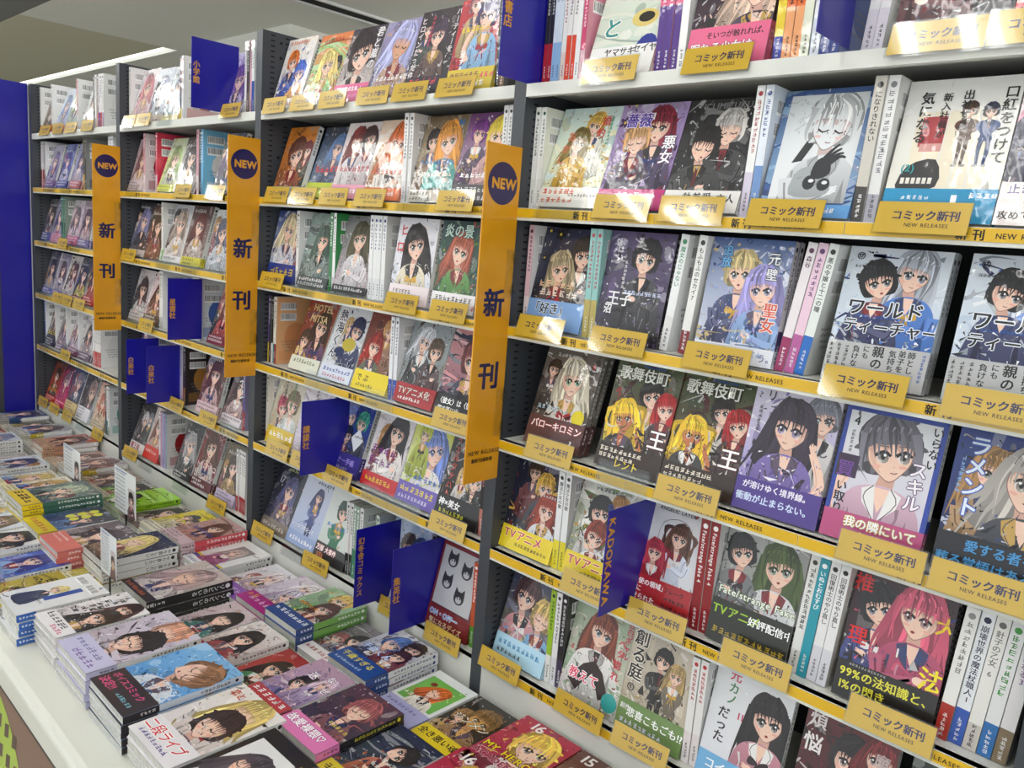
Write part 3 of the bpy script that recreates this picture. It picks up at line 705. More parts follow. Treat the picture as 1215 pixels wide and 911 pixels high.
B0 = {}
B0[0] = [S(621, ('black and red', '#2a2a2e', '#b51f2e', .4, '#eee'), ('black and red', '#2a2a2e', '#b51f2e', .4, '#eee'), ('pale blue', '#dfe9f2', '#9fc3e6', .4, '#456', 'ぬくもり'), ('pale blue', '#dfe9f2', '#9fc3e6', .4, '#456', 'ぬくもり'),
           ('white', '#f0efec', '#e8d7cf', .3, '#a44'), ('white with orange foot', '#f2f0ee', '#e4572e', .45, '#222'), ('white with orange foot', '#f2f0ee', '#e4572e', .45, '#222'), ('white black-lettered', '#f4f4f2', '#f4f4f2', .2, '#222', '今河真水'), ('magenta patterned', '#d7507e', '#e9c3cd', .3, '#fff'), t=.0095, w=.113),
    F(692, 'pale comic with big teal characters', ('#e8ecdf', '#cfe0d2'), 'pb', [], [('京', .3, 1.2, .3, '#2b9d99', 'h', '#f7f7ee'), ('都', .62, 1.15, .3, '#6f4fb0', 'h', '#f4e9b8'), ('と', .1, .55, .3, '#2b9d99', 'h', '#f7f7ee')],
      (.4, '#f6f6f3', [('ヤマサキ', .22, .28, .12, '#17181c'), ('セイヤ', .66, .3, .12, '#17181c'), ('~8', .3, .2, .045, '#d97'), ('~3', .04, .2, .08, '#d9603f')]), ('#f0f0ec', '#d8e6da', .2, '#2b9d99', ''), extra=lambda A, r: (A.ell(.72, .75, .2, .12, '#e8d68a'), A.ell(.74, .76, .12, .07, '#3d3a30'), A.ell(.85, .35, .16, .18, '#3c4aa0')), dy=.004),
    S(773, *[('pink and purple', '#e06f97', '#5b2d90', .55, '#fff')] * 3, ('white black-dotted', '#f3f3f1', '#f3f3f1', .2, '#111'), t=.0125),
    F(812, 'dark green comic with pink paper band', ('#2e3a30', '#5a3550'), 'p', [(.8, .9, .2, '#d8c0ae', '#45324e', '#654', 'l')], [('す', .2, .8, .2, '#fff', 'h'), ('了', .55, 1.0, .17, '#fff', 'h'), ('が', .58, .8, .17, '#fff', 'h'), ('の', .85, .95, .14, '#222')],
      (.46, '#ea7a9e', [('そいつが触れれば、', .22, .33, .085, '#3a2030'), ('眠れる少女は', .04, .17, .13, '#fff', 'h', '#c0486f')]), ('#46303f', '#ea7a9e', .3, '#fff', ''), n=2, lean=10),
    S(912, ('yellow', '#f0d63a', '#3b4db0', .2, '#222', '2日前の真実'), *[('orange-topped', '#ef7d32', '#f2b07a', .4, '#222')] * 2, ('pale green', '#e6ead6', '#e6ead6', .2, '#2a6a4a'), ('white', '#f1f2f3', '#dfe6ee', .3, '#345'), ('blue', '#4f74c4', '#2c4a98', .4, '#fff'), ('blue', '#4f74c4', '#2c4a98', .4, '#fff'), t=.0125),
    S(1018, *[('white', '#efeeed', '#e4dfe6', .3, '#345', '')] * 2, t=.013, lean=4),
    F(1057, 'black comic with red handwritten line', ('#1e1b26', '#2c2a3c'), 's', [(.3, 1.0, .16, '#4a4152', '#6c2430', '#844', 'l')], [('~12', .25, .55, .05, '#ddd'), ('~8', .2, .48, .05, '#eee'), ("Chilla's Art", .42, .4, .13, '#b5322f', 'h')], None, ('#222', '#222', .2, '#eee', ''), lean=10),
    F(1186, 'red and white comic', ('#e2555e', '#f3dcd6'), 'p', [(.5, .9, .2, '#e8d9b0', '#c33', '#654', 'l')], [], (.3, '#d9404c', []), lean=10),
    *[L(688, 807, 1052, 1171)], dict(D(981, '', deep=.1), lab='without visible characters')]
B0[1] = [S(610, ('white green-topped', '#f2f2ee', '#e9e9e4', .3, '#2a5a3a'), ('white green-topped', '#f2f2ee', '#e9e9e4', .3, '#2a5a3a', '', ('#eef0e4', '#d8c95a')), t=.011, w=.113),
    F(628, 'pale blue comic with girl in yellow dress', ('#cfe2e0', '#e9e4b8'), 'p', [(.62, 1.16, .12, '#d9b45a', '#e9e6d8', '#465', 's'), (.42, .92, .14, '#8b7a3c', '#e0b53a', '#564', 'lw')], [('婚', .72, 1.16, .15, '#d9574a'), ('約', .68, 1.0, .14, '#d9574a'), ('お', .2, .95, .15, '#e07c5a'), ('か', .16, .78, .14, '#e07c5a'), ('し', .12, .62, .14, '#e07c5a'), ('~8', .86, 1.25, .05, '#3a8', 'v')],
      (.28, '#f3f0ea', [('~6', .04, .18, .09, '#e2622c'), ('~6', .04, .06, .09, '#e2622c'), ('~9', .5, .15, .05, '#777')]), n=1, lean=18),
    F(696, 'violet comic with magenta paper band', ('#b7a3cf', '#6c4a7e'), 'pf', [(.64, 1.1, .17, '#8b2540', '#4a3566', '#753', 'l'), (.36, .92, .15, '#c9a070', '#3a2f4f', '#765', 'sc')], [('薔薇', .12, 1.12, .2, '#5c3fb0', 'h', '#efe6f6'), ('1', .5, 1.2, .13, '#fff'), ('悪女', .86, .98, .19, '#fff', 'v', '#6b3a6a'), ('~6', .2, .8, .07, '#fff', 'v')],
      (.27, '#c92a83', [('~7', .3, .16, .08, '#fff'), ('~10', .08, .05, .06, '#fff')]), ('#8a6aa8', '#c92a83', .2, '#fff', ''), lean=18),
    F(777, 'black comic with two suited men', ('#3a3a3e', '#141416'), 'ps', [(.62, 1.02, .17, '#c9c6c2', '#202126', '#555', 'skc'), (.34, .82, .17, '#22201f', '#26262a', '#444', 'skc')], [('ICLIMIZUKU', .2, 1.29, .11, '#9a9a9c'), ('~6', .14, 1.1, .05, '#999', 'v')],
      (.27, '#eceae8', [('一執着愛', .12, .13, .13, '#2a2a2c'), ('主人', .7, .13, .12, '#2a2a2c'), ('~14', .2, .05, .04, '#666')]), ('#26262a', '#eee', .2, '#ccc', ''), lean=18, n=2),
    S(866, ('white red-lettered', '#efefee', '#d9d2e2', .35, '#b3363a'), ('white and blue', '#e6ebf4', '#7d9fd0', .4, '#3a5a9a', '', ('#e4ecf6', '#6f98cf')), lean=1.5, t=.0125),
    F(890, 'blue comic behind a pale pencil-sketch sheet', ('#4c6aa0', '#9dbcd8'), 'pb', [], [], (.14, '#6fa9dd', [('~8', .06, .05, .05, '#fff'), ('~4', .6, .05, .06, '#fff')]), ('#cfd4d8', '#6fa9dd', .3, '#345', ''), extra=sketch_sheet, lean=15, n=1),
    S(1000, ('grey with portrait foot', '#d3cfc6', '#4a4540', .25, '#222', 'になりきれない'), ('white silver-lettered', '#ebebea', '#b9b7c2', .2, '#8a8a90'), lean=2, t=.0145),
    F(1040, 'white comic with two men in brown and blue suits', ('#f1f1ee', '#e6e2d6'), '', [], [('口紅をつけて', .92, 1.32, .125, '#2b2a2c', 'v'), ('出社する', .56, 1.3, .1, '#2b2a2c', 'v'), ('新入社員が', .38, 1.28, .09, '#2b2a2c', 'v'), ('気になる', .2, 1.3, .13, '#2b2a2c', 'v'), ('(2)', .1, .5, .1, '#3aa7a8')],
      (.33, '#1b9cc8', [('1', .55, .02, .36, '#fff'), ('~5', .16, .22, .05, '#e9f4f8'), ('~6', .13, .15, .05, '#e9f4f8'), ('~5', .76, .24, .06, '#fff')]), ('#eeeeec', '#1b9cc8', .22, '#555', ''), extra=two_suits, lean=14),
    F(1183, 'pale comic with pink-haired figure', ('#f0dfe2', '#c9b8c4'), 'p', [(.4, 1.0, .24, '#e3a9bd', '#e9d9cc', '#a44', 'l'), (.2, 1.25, .14, '#5566a8', '#446', '#446', 's')], [], (.4, '#efe6e4', [('止まらない', .06, .3, .1, '#5b3f86'), ('ウサギ', .2, .18, .1, '#5b3f86'), ('攻めて', .02, .06, .09, '#333')]), lean=14),
    *[L(702, 780, 884, 1036)], K(632)]
B0[2] = [S(600, ('pink', '#e9c6cd', '#f0e2e2', .3, '#5a3a40', '', ('#eceaea', '#d8d6d6')), t=.012),
    F(610, 'black comic with blue flowers and pale girls', ('#3a3f5e', '#1f2026'), 'f', [(.76, 1.06, .16, '#2a2326', '#2c2a33', '#654', 'l'), (.42, .84, .17, '#b3a78c', '#4a3a3c', '#764', 'l')], [('~5', .1, .58, .12, '#f2d0b0'), ('~6', .15, .46, .11, '#f6e9e0')],
      (.4, '#8fb4e3', [('「好き」', .05, .22, .17, '#1f2a3a', 'h', '#e4f0fb'), ('~10', .1, .1, .06, '#fff')]), lean=13),
    S(674, *[('mint', '#9fd0cd', '#c3b36a', .35, '#c2475a', '', ('#a9d3ce', '#cfe6e2'))] * 2, t=.0125),
    F(703, 'grey and purple comic with thin white lettering', ('#6d5f86', '#3b3a42'), 'p', [(.6, 1.08, .17, '#24222a', '#2f2e36', '#555', 's')], [('私はい', .2, 1.33, .1, '#e6e2ee', 'v'), ('~7', .3, 1.0, .05, '#eee', 'v'), ('王子', .12, .48, .2, '#f0f0f2'), ('~9', .36, .62, .06, '#dfe6ff'), ('沼', .1, .36, .13, '#fff')], None, ('#2b2930', '#3b2d33', .2, '#ccc', ''), n=3, lean=9),
    S(775, ('white with multicoloured letters', '#eef0f1', '#e6e6e6', .3, '#3a9a6a', '魔女のじゃない'), lean=6, t=.0145),
    S(797, ('white red-footed', '#eeeeec', '#8e2330', .2, '#333', 'もふもふのセカイ7'), lean=5, t=.0145),
    F(820, 'silver blue comic with pale-haired pair', ('#5b74a6', '#dfe4f0'), 'ps', [(.42, 1.02, .17, '#cdbb8c', '#2f3e78', '#456', 's'), (.72, .86, .15, '#a9a2d8', '#8fb0e0', '#548', 'l')], [('追放', .22, 1.33, .13, '#7fc0e8', 'v', '#2f4a80'), ('元', .8, 1.28, .15, '#f3f3f6', 'v', '#345'), ('壁', .8, 1.1, .14, '#f3f3f6', 'v', '#345'), ('聖女', .86, .72, .17, '#d95d44', 'v', '#f6ece6')],
      (.2, '#e9ecf4', [('~9', .12, .09, .08, '#8fb0d8'), ('う。', .82, .06, .1, '#77a')]), ('#e9e7ec', '#5a4a80', .3, '#345', ''), lean=8, n=2),
    S(915, ('white magenta-footed', '#ece6e9', '#a8306e', .27, '#6a3058', '森谷'), ('pink', '#eccfdf', '#c06aa8', .3, '#6a3a7a'), ('white blue-footed', '#e8ecea', '#1f78c9', .3, '#111', '悪の令嬢と十二の瞳'), lean=8, t=.0135),
    WT(974, 'blue-white comic with slanted title, left'), WT(1116, 'blue-white comic with slanted title, right'),
    *[L(611, 698, 809, 973, 1116)]]
B0[3] = [
    F(622, 'taupe comic with pale girl in white coat', ('#7d766e', '#4a3f3e'), 'p', [(.2, 1.1, .1, '#3a2a22', '#3c3432', '#543', 's'), (.58, 1.0, .2, '#d9d3c2', '#e6e4de', '#5a7', 'l')], [('~7', .2, 1.3, .06, '#eee'), ('8', .86, 1.2, .11, '#c0303c'), ('~7', .08, .52, .08, '#bcd8e8')],
      (.42, '#6b4646', [('バローキロミン', .06, .26, .13, '#fff', 'h', '#c43a28'), ('?', .8, .06, .16, '#fff'), ('~5', .3, .06, .09, '#2a2a2a')]), ('#9b958c', '#4a3a38', .3, '#eee', ''), n=2, lean=17, extra=lambda A, r: A.ell(.84, .5, .11, .11, '#e8d82f')),
    KABU(706, 'dark comic with red-haired woman, left'), KABU(779, 'dark comic with red-haired woman, right', 2),
    F(862, 'lavender comic with black-haired girl', ('#dcd8e8', '#8f7cc4'), 'p', [(.5, 1.02, .23, '#3b2f42', '#7d68b4', '#86a', 'la')], [('リ', .14, 1.3, .13, '#4a4550'), ('ア', .2, 1.14, .12, '#4a4550'), ('ネ', .9, 1.25, .13, '#4a4550', 'v'), ('し', .9, .9, .12, '#4a4550', 'v'), ('~6', .08, 1.18, .05, '#666', 'v')],
      (.38, '#5a4496', [('が溶けゆく境界線。', .08, .27, .09, '#f4f0fa'), ('衝動が止まらない。', .03, .12, .1, '#d9e6fa', 'h', '#6a58a8')]), ('#dedae4', '#6a58a8', .25, '#667', ''), n=3, lean=11),
    F(972, 'blue-framed white comic with grey-haired girl', ('#eceef0', '#c9c2d6'), '', [(.52, 1.0, .24, '#77757f', '#d7b3c6', '#876', 'sa')], [('4', .1, 1.22, .13, '#1c1c24'), ('~6', .1, 1.14, .04, '#444', 'v'), ('いらない', .92, 1.36, .11, '#22222c', 'v'), ('スキル', .82, .98, .17, '#f6f4f8', 'v', '#7a5d86'), ('買', .03, .68, .18, '#7b4fa0', 'h'), ('い取り', .12, .62, .12, '#22222c', 'v'), ('ます', .1, .3, .13, '#22222c', 'v')],
      (.3, '#c25a8c', [('我の隣にいて', .22, .17, .12, '#fff', 'h', '#c9b23c'), ('~6', .25, .04, .1, '#f6dfe6')]), ('#eceef0', '#2f4fa8', .3, '#333', ''), extra=blue_frame, lean=11),
    F(1103, 'midnight blue comic with silver-haired figure', ('#2f4a94', '#141c30'), 'lp', [(.68, 1.0, .23, '#b9b4ae', '#1d2438', '#876', 'l')], [('ラメント', .2, 1.36, .2, '#e6f0fb', 'v', '#4a6ac0'), ('~7', .06, 1.1, .05, '#9fc4f0', 'v')], (.4, '#141b2a', [('愛する者を、', .25, .26, .12, '#4aa0d6'), ('葬る覚悟はある', .02, .1, .12, '#4aa0d6')]), lean=11),
    *[L(621, 776, 992, 1101)], K(706)]
BAND_TV = (.34, '#ecd62c', [('TVアニメ', .06, .17, .17, '#d1387e', 'h', '#f7ee9a'), ('~10', .3, .07, .06, '#333')])
B0[4] = [
    F(583, 'navy comic with yellow television band', ('#2c3150', '#1c1b22'), 'p', [(.35, 1.2, .12, '#4a3a34', '#7a2a30', '#543', 's'), (.6, 1.02, .14, '#d7b45a', '#2c2f3c', '#357', 's'), (.72, .72, .14, '#a3442c', '#e6e9f0', '#a53', 'l')], [('~8', .5, 1.28, .06, '#aac'), ('~6', .6, .9, .05, '#ddd')], BAND_TV, lean=15),
    S(642, *[('white blue-topped with yellow foot', '#eef0f2', '#eadc3c', .3, '#111', '魔法少女の歌', ('#d8d8d6', '#bcbcbc'))] * 2, t=.0135),
    F(667, 'pale comic with crowded heads and yellow band', ('#e7e6df', '#6b7a45'), 'ps', [(.7, 1.1, .12, '#b08038', '#3a5a9a', '#543', 's'), (.4, .95, .15, '#2a2a2c', '#ddd', '#543', 's'), (.42, .62, .15, '#8a3a24', '#eee', '#a53', 's'), (.8, .58, .14, '#dba93a', '#7a3', '#543', 's')], [('~8', .25, 1.26, .06, '#456'), ('②', .5, 1.05, .1, '#3a62b8')], BAND_TV, lean=14),
    F(737, 'white and red comic with fine-lined figures', ('#e6e6e8', '#dfe2e8'), '', [(.66, 1.0, .13, '#6b4a35', '#dfe6f4', '#543', 'tb'), (.36, .74, .12, '#c04a5a', '#a5242c', '#543', 'tb')], [('ANGELIC LAYER', .3, 1.3, .065, '#444')],
      (.42, '#b9242f', [('「天使の領域」', .05, .3, .085, '#fff'), ('に', .2, .2, .085, '#fff'), ('魅せられた', .08, .1, .085, '#fff'), ('フレーク', .6, .3, .075, '#222'), ('~5', .62, .2, .06, '#222'), ('~6', .6, .1, .06, '#222')]), ('#c9252f', '#c9252f', .2, '#fff', ''), lean=12, extra=lambda A, r: A.stroke([(.35, .8), (.4, 1.15), (.7, 1.22), (.9, 1.0)], .006, .006, '#555')),
    S(826, *[('dark red', '#9c1f2b', '#9c1f2b', .2, '#fff', 'Fate/strange Fake 4', ('#e6e4e4', '#a3303a'))] * 2, t=.0155),
    F(851, 'grey comic with long green-haired figure', ('#b9bab8', '#6e716c'), 's', [(.7, 1.06, .18, '#56683c', '#dcdde0', '#786', 'l'), (.22, 1.1, .13, '#2b2b2d', '#77797c', '#444', 's')], [('Fate/strange Fake', .04, .58, .115, '#f4f6ee', 'h', '#55783a')],
      (.5, '#2b3024', [('TVアニメ', .02, .33, .14, '#a9cf3a'), ('好評配信中', .48, .33, .11, '#fff'), ('~12', .06, .1, .08, '#c9b040')]), n=1, lean=12),
    S(942, ('white', '#e8e8e6', '#dcdad6', .2, '#444'), ('teal', '#2fa3b5', '#2fa3b5', .2, '#fff', 'いぬとおむすび'), ('white black-lettered', '#e9e9ea', '#d9d9e0', .3, '#1c1c20', '回復術士のやり直し'), ('white black-lettered', '#e9e9ea', '#d9d9e0', .3, '#1c1c20', '回復術士のやり直し', ('#e4e0dc', '#b9a9a0')), lean=3.5, t=.0135),
    F(996, 'dark comic with red title and pink-haired girl', ('#4a2f38', '#201a1e'), 'w', [(.3, 1.04, .17, '#27262c', '#2f3f90', '#446', 's'), (.68, 1.08, .2, '#d0647f', '#b5386a', '#a55', 'l')], [('推', .0, 1.18, .2, '#d8262c'), ('理', .04, .62, .2, '#d8262c'), ('大', .84, 1.0, .2, '#f0d42a'), ('法', .78, .42, .25, '#f0e02a'), ('1', .52, .62, .13, '#eee')],
      (.4, '#23201c', [('99%の法知識と、', .04, .24, .12, '#e9e44a'), ('1%の閃き', .04, .1, .12, '#e9e44a'), ('~12', .12, .36, .03, '#bbb')]), ('#2b2226', '#23201c', .2, '#eee', ''), lean=10, n=2),
    S(1116, ('white red-footed', '#e9e8e6', '#b03a2e', .27, '#999'), ('white blue-footed', '#e8ebee', '#3f66b8', .27, '#2a2a55', '崩壊世界の魔法杖職人1'), ('white thin-lettered', '#e9e8e4', '#cfcac4', .2, '#777', '針子の乙女 6'), ('white blue-footed coloured-letter', '#e6e8e8', '#2f7ab8', .25, '#4aa04a', ''), ('white purple-lettered', '#e6e4e6', '#8a7a60', .25, '#7a3a90', 'ママになる3'), lean=3.5, t=.0155),
    *[L(664, 742, 853, 1003)], dict(D(716, 'KADOKAWA', deep=.13, mode='r', size=.0225), lab='with yellow Latin capitals')]
B0[5] = [
    F(569, 'navy comic with pink-jacketed girl by the upright', ('#39406e', '#8f8a6e'), 'p', [(.36, 1.0, .17, '#5b3a40', '#d99aa0', '#657', 's'), (.74, .8, .15, '#d8bd78', '#7db4dc', '#567', 'sc')], [('~8', .25, 1.28, .07, '#d9c98a')], (.36, '#bfe2f4', [('~9', .06, .2, .09, '#2a8ac0'), ('~6', .06, .08, .08, '#333')]), lean=17),
    S(627, ('lime green', '#a5c83c', '#e9e9e6', .3, '#222'), ('white', '#ececee', '#dfdfe4', .3, '#444'), ('black', '#26242c', '#4a3f60', .3, '#eee', '', ('#2a2a30', '#55525e')), t=.0125),
    F(655, 'green comic with brown-haired girl in white shirt', ('#9fb59a', '#d9d4c8'), 'p', [(.5, 1.04, .2, '#8b4a32', '#f0eeec', '#589', 'lk')], [('ベ', .8, .98, .13, '#d34a56'), ('タ', .8, .84, .13, '#d34a56'), ('惚', .78, .68, .14, '#d34a56'), ('れ', .78, .52, .14, '#d34a56'), ('6', .06, .66, .1, '#d34a56'), ('告白ギャル', .94, 1.38, .11, '#d0406a', 'v'), ('教えて', .12, .3, .17, '#e8587a', 'h', '#fff')], None, lean=13, extra=lambda A, r: (A.stroke([(.2, .2), (.5, .55), (.75, .2)], .2, .16, '#3b2a26'), A.ell(.86, .2, .13, .13, '#3fa9a6'))),
    F(723, 'beige comic with bold black vertical title', ('#d6cdbd', '#b9ae9c'), 'w', [(.5, 1.06, .12, '#2c2a28', '#3a3836', '#543', 'sbk'), (.72, .95, .11, '#b8a070', '#8b8172', '#654', 'lb')], [('創る庭', .14, 1.35, .23, '#1c1a18', 'v', '#efe9de'), ('①', .06, .52, .12, '#222'), ('~4', .92, 1.15, .06, '#555', 'v')],
      (.4, '#7f9a62', [('悲喜こもごも!?', .14, .2, .13, '#fff'), ('創作', .03, .26, .08, '#eee'), ('~9', .06, .08, .07, '#eef')]), ('#cfc8ba', '#7f9a62', .28, '#333', ''), lean=12),
    S(799, *[('white red-dotted', '#ecebea', '#e6dfe0', .3, '#c23a3a', '', ('#dcdcdc', '#c9c9c9'))] * 2, t=.013),
    F(822, 'white comic with black-haired girl in patterned sleeves', ('#e9eaec', '#dcdde4'), '', [(.74, .95, .2, '#2b2429', '#c98a9a', '#543', 'l')], [('元', .18, 1.25, .15, '#d0486a'), ('カノ', .26, 1.22, .14, '#4a8a5a', 'v'), ('だった', .2, .9, .15, '#26262c', 'v'), ('11', .36, .82, .12, '#d0386a')], (.3, '#7fb8e0', [('コイツ', .1, .12, .14, '#fff')]), lean=12),
    F(929, 'dark red comic with white brushed characters', ('#6b2027', '#2c1416'), 's', [(.55, .95, .16, '#2b2326', '#3a2024', '#843', 's'), (.85, 1.1, .14, '#8a2a30', '#222', '#843', 'l')], [('煩', .04, 1.18, .2, '#e9e0e0'), ('悩', .02, .9, .22, '#f4eeee'), ('魔王', .86, 1.2, .16, '#cdbcbc', 'v')], None, lean=12),
    F(1050, 'dark green comic at the foot of the upright', ('#2c3a2e', '#1c241f'), 'p', [(.5, .8, .2, '#4a6a3a', '#222', '#684', 'l')], [('美', .1, 1.1, .2, '#c86a9a')], None, lean=12, w=.113),
    *[L(567, 656, 724)]]
B1 = {}
B1[0] = [F(320, 'white comic with orange and blue figures', ('#e9e4dc', '#d7d9e6'), 'ps', [(.35, .95, .16, '#e08038', '#3f62c0', '#357', 's'), (.7, .7, .15, '#4a70c8', '#e0a040', '#357', 's')], [('~8', .1, 1.3, .08, '#e06030')], (.2, '#f0eee8', [('~7', .06, .06, .11, '#e07a3a')])),
    F(356, 'orange and green comic', ('#e58f5c', '#a9cf8f'), 'pb', [(.5, .8, .18, '#e9d38a', '#79c05a', '#575', 'l')], [('~6', .15, 1.25, .1, '#c9402c')], (.22, '#e6e9ee', [])),
    F(390, 'comic with large blushing face and pink band', ('#4a4456', '#dccfc9'), 'p', [(.5, .92, .33, '#3c2f33', '#ded5d0', '#765', 's')], [('君と嵐の', .86, 1.38, .2, '#f6f4f4', 'v', '#4a4050')], (.34, '#e67aa6', [('~7', .1, .2, .1, '#fff'), ('~9', .1, .08, .07, '#fbe')])),
    F(426, 'lavender comic with silver-haired elf profile', ('#a9a2c8', '#6f6a80'), 'p', [(.55, .98, .27, '#b4b6dc', '#c9a894', '#75a', 'lc', '#dcae90')], [('~9', .08, .6, .06, '#fff', 'v'), ('~8', .15, .32, .1, '#fff'), ('~9', .1, .18, .1, '#f6e6f0')], None),
    F(474, 'black comic with pale pink vertical title', ('#3c2e38', '#241d22'), 'p', [(.52, .98, .16, '#4a3850', '#6a4a44', '#654', 's')], [('ヒロインだった件', .1, 1.32, .13, '#f0e6ea', 'v'), ('パーティーを', .9, 1.38, .12, '#f3eef0', 'v'), ('~7', .3, 1.25, .07, '#d8506e', 'v')], (.3, '#2c2440', [('~5', .1, .16, .13, '#e0405a'), ('人マインド', .06, .03, .13, '#fff')])),
    F(528, 'red comic with figure in pale blue', ('#c4283a', '#a81f38'), 'l', [(.62, 1.12, .19, '#4a3f70', '#8fc0e6', '#857', 'sa')], [('~6', .1, .9, .1, '#f3d63a'), ('活する', .25, .62, .11, '#fff', 'v')], (.34, '#d9c43a', [('~6', .06, .2, .1, '#8a2a60'), ('~7', .1, .06, .1, '#fff'), ('~4', .7, .18, .1, '#e04a70')]), n=2, lean=12),
    S(582, ('dark green', '#3c4a3a', '#222', .3, '#dcd'), ('brown', '#5a4a40', '#8a6a50', .3, '#eee'), t=.012), *[L(310, 342, 376, 420, 462, 515)], dict(D(596, '秋田書店', deep=.12, z0=.0, hh=.235, size=.021), lab='with four yellow characters')]
B1[1] = [F(331, 'orange-brown comic', ('#d98f34', '#8a5a38'), 'p', [(.5, .85, .2, '#6a3a24', '#a5603a', '#543', 's')], [], (.2, '#8fc0d0', [])),
    F(350, 'dark blue comic with red brushed letters', ('#26324e', '#7d94b0'), 'p', [(.6, 1.0, .17, '#6a8ab8', '#304a78', '#468', 'l')], [('2', .8, 1.2, .14, '#eee'), ('~6', .1, .5, .15, '#e0432c')], (.3, '#c8d43c', [('~9', .1, .14, .08, '#5a7a2a')]), dy=.014),
    F(378, 'white comic with two red-haired girls', ('#e9e2e2', '#dcc8c8'), 'p', [(.4, 1.05, .18, '#7d2f34', '#e6e2e4', '#854', 'l'), (.75, 1.1, .17, '#4a3436', '#d8ccd0', '#643', 'l')], [('~7', .1, .5, .12, '#b8303a')], (.26, '#e8a6bc', [('~8', .1, .1, .09, '#fff')]), n=3),
    F(416, 'orange and white comic with streaming hair', ('#e9d3c0', '#f0ece8'), 'b', [(.6, 1.0, .2, '#e07a3c', '#e9e2da', '#b63', 'l')], [('~7', .1, .45, .11, '#d8602c')], (.22, '#e6814e', [('~8', .1, .08, .09, '#fff')])),
    S(459, *[('white', '#ecebea', '#e2e0e2', .25, '#444', '', ('#e6e6e6', '#bcbcc4'))] * 2, t=.0125),
    F(471, 'colourful comic with golden-haired girl in teal', ('#7d6a50', '#d9cdb8'), 'ps', [(.3, 1.0, .14, '#2a2426', '#8a6a4a', '#543', 's'), (.66, 1.0, .18, '#d99a44', '#3fa6a0', '#365', 'l')], [('86', .8, 1.25, .13, '#3a8ac8'), ('~8', .1, .62, .1, '#3a8ac0'), ('~10', .1, .42, .08, '#f6f0e0')], (.2, '#d9cfc4', [])),
    F(523, 'purple comic with yellow-haired fighter', ('#7b4a86', '#b9a0a8'), 's', [(.3, 1.1, .14, '#7a3a8a', '#4a2a58', '#854', 's'), (.72, 1.05, .17, '#e3cd58', '#c9a0a0', '#854', 's')], [('~8', .1, .4, .11, '#fff')], (.3, '#5a5a60', [('~9', .1, .18, .09, '#eee'), ('~9', .1, .06, .08, '#eee')])),
    S(580, *[('white black-lettered', '#e9e8e8', '#d9d4de', .3, '#222')] * 2, *[('pink-white', '#ecdfe6', '#cfdcec', .3, '#a36')] * 2, t=.0115), *[L(312, 341, 376, 418, 516)], K(468)]
B1[2] = [F(308, 'blue and white comic with pale-haired girl', ('#3d5a98', '#c9cfe0'), 'p', [(.5, 1.05, .2, '#d8cdb0', '#e6e6ee', '#568', 'l')], [], (.36, '#2f4a9c', [('~5', .1, .14, .16, '#e6d23c')])),
    S(337, ('white', '#ececea', '#dedede', .2, '#555', '', ('#e9e9e8', '#d6d6d4')), t=.012),
    F(346, 'grey comic with teal mist', ('#9fb3ae', '#6f7a78'), 'pb', [(.55, .9, .19, '#55706a', '#8a9a98', '#576', 'l')], [], (.2, '#5c6466', [])),
    S(380, ('green', '#2f8a4a', '#2f8a4a', .2, '#fff', '', ('#3a9a58', '#cfe6d2')), ('white', '#eee', '#ddd', .2, '#444', '', ('#3a9a58', '#cfe6d2')), t=.011),
    F(390, 'grey and pink comic with silver figure', ('#8d8f90', '#c9b8c0'), 's', [(.5, 1.0, .2, '#5f5a44', '#e0dadf', '#685', 'l')], [('ス', .2, .3, .16, '#fff')], (.14, '#3c3c40', [])),
    S(425, *[('white blue-lettered', '#eceded', '#e2e4e6', .25, '#2f4a8a', '', ('#ebebeb', '#d9dbe6'))] * 4, t=.0135),
    F(461, 'red and white comic with shy dark-haired girl', ('#e9e8ee', '#dcdfe8'), 'h', [(.5, .98, .22, '#2f2624', '#efe6cf', '#654', 'l')], [('ヒ', .06, 1.14, .2, '#d8322f'), ('ロ', .02, .86, .2, '#d8322f')], (.32, '#f1e6ea', [('ドギマギする', .08, .18, .08, '#333'), ('~6', .2, .05, .1, '#e0506a')]), lean=8),
    F(511, 'teal comic with green-caped figure', ('#3d5a5c', '#4a6a48'), 'pf', [(.5, .95, .17, '#b0644c', '#5a9a3c', '#575', 'l')], [('炎の景', .08, 1.18, .22, '#cfe6dc', 'h', '#2b4446')], (.3, '#f0eef0', [('~9', .08, .17, .09, '#333'), ('~8', .1, .04, .11, '#d8407a')]), lean=8), *[L(306, 454, 507)], K(343), K(386)]
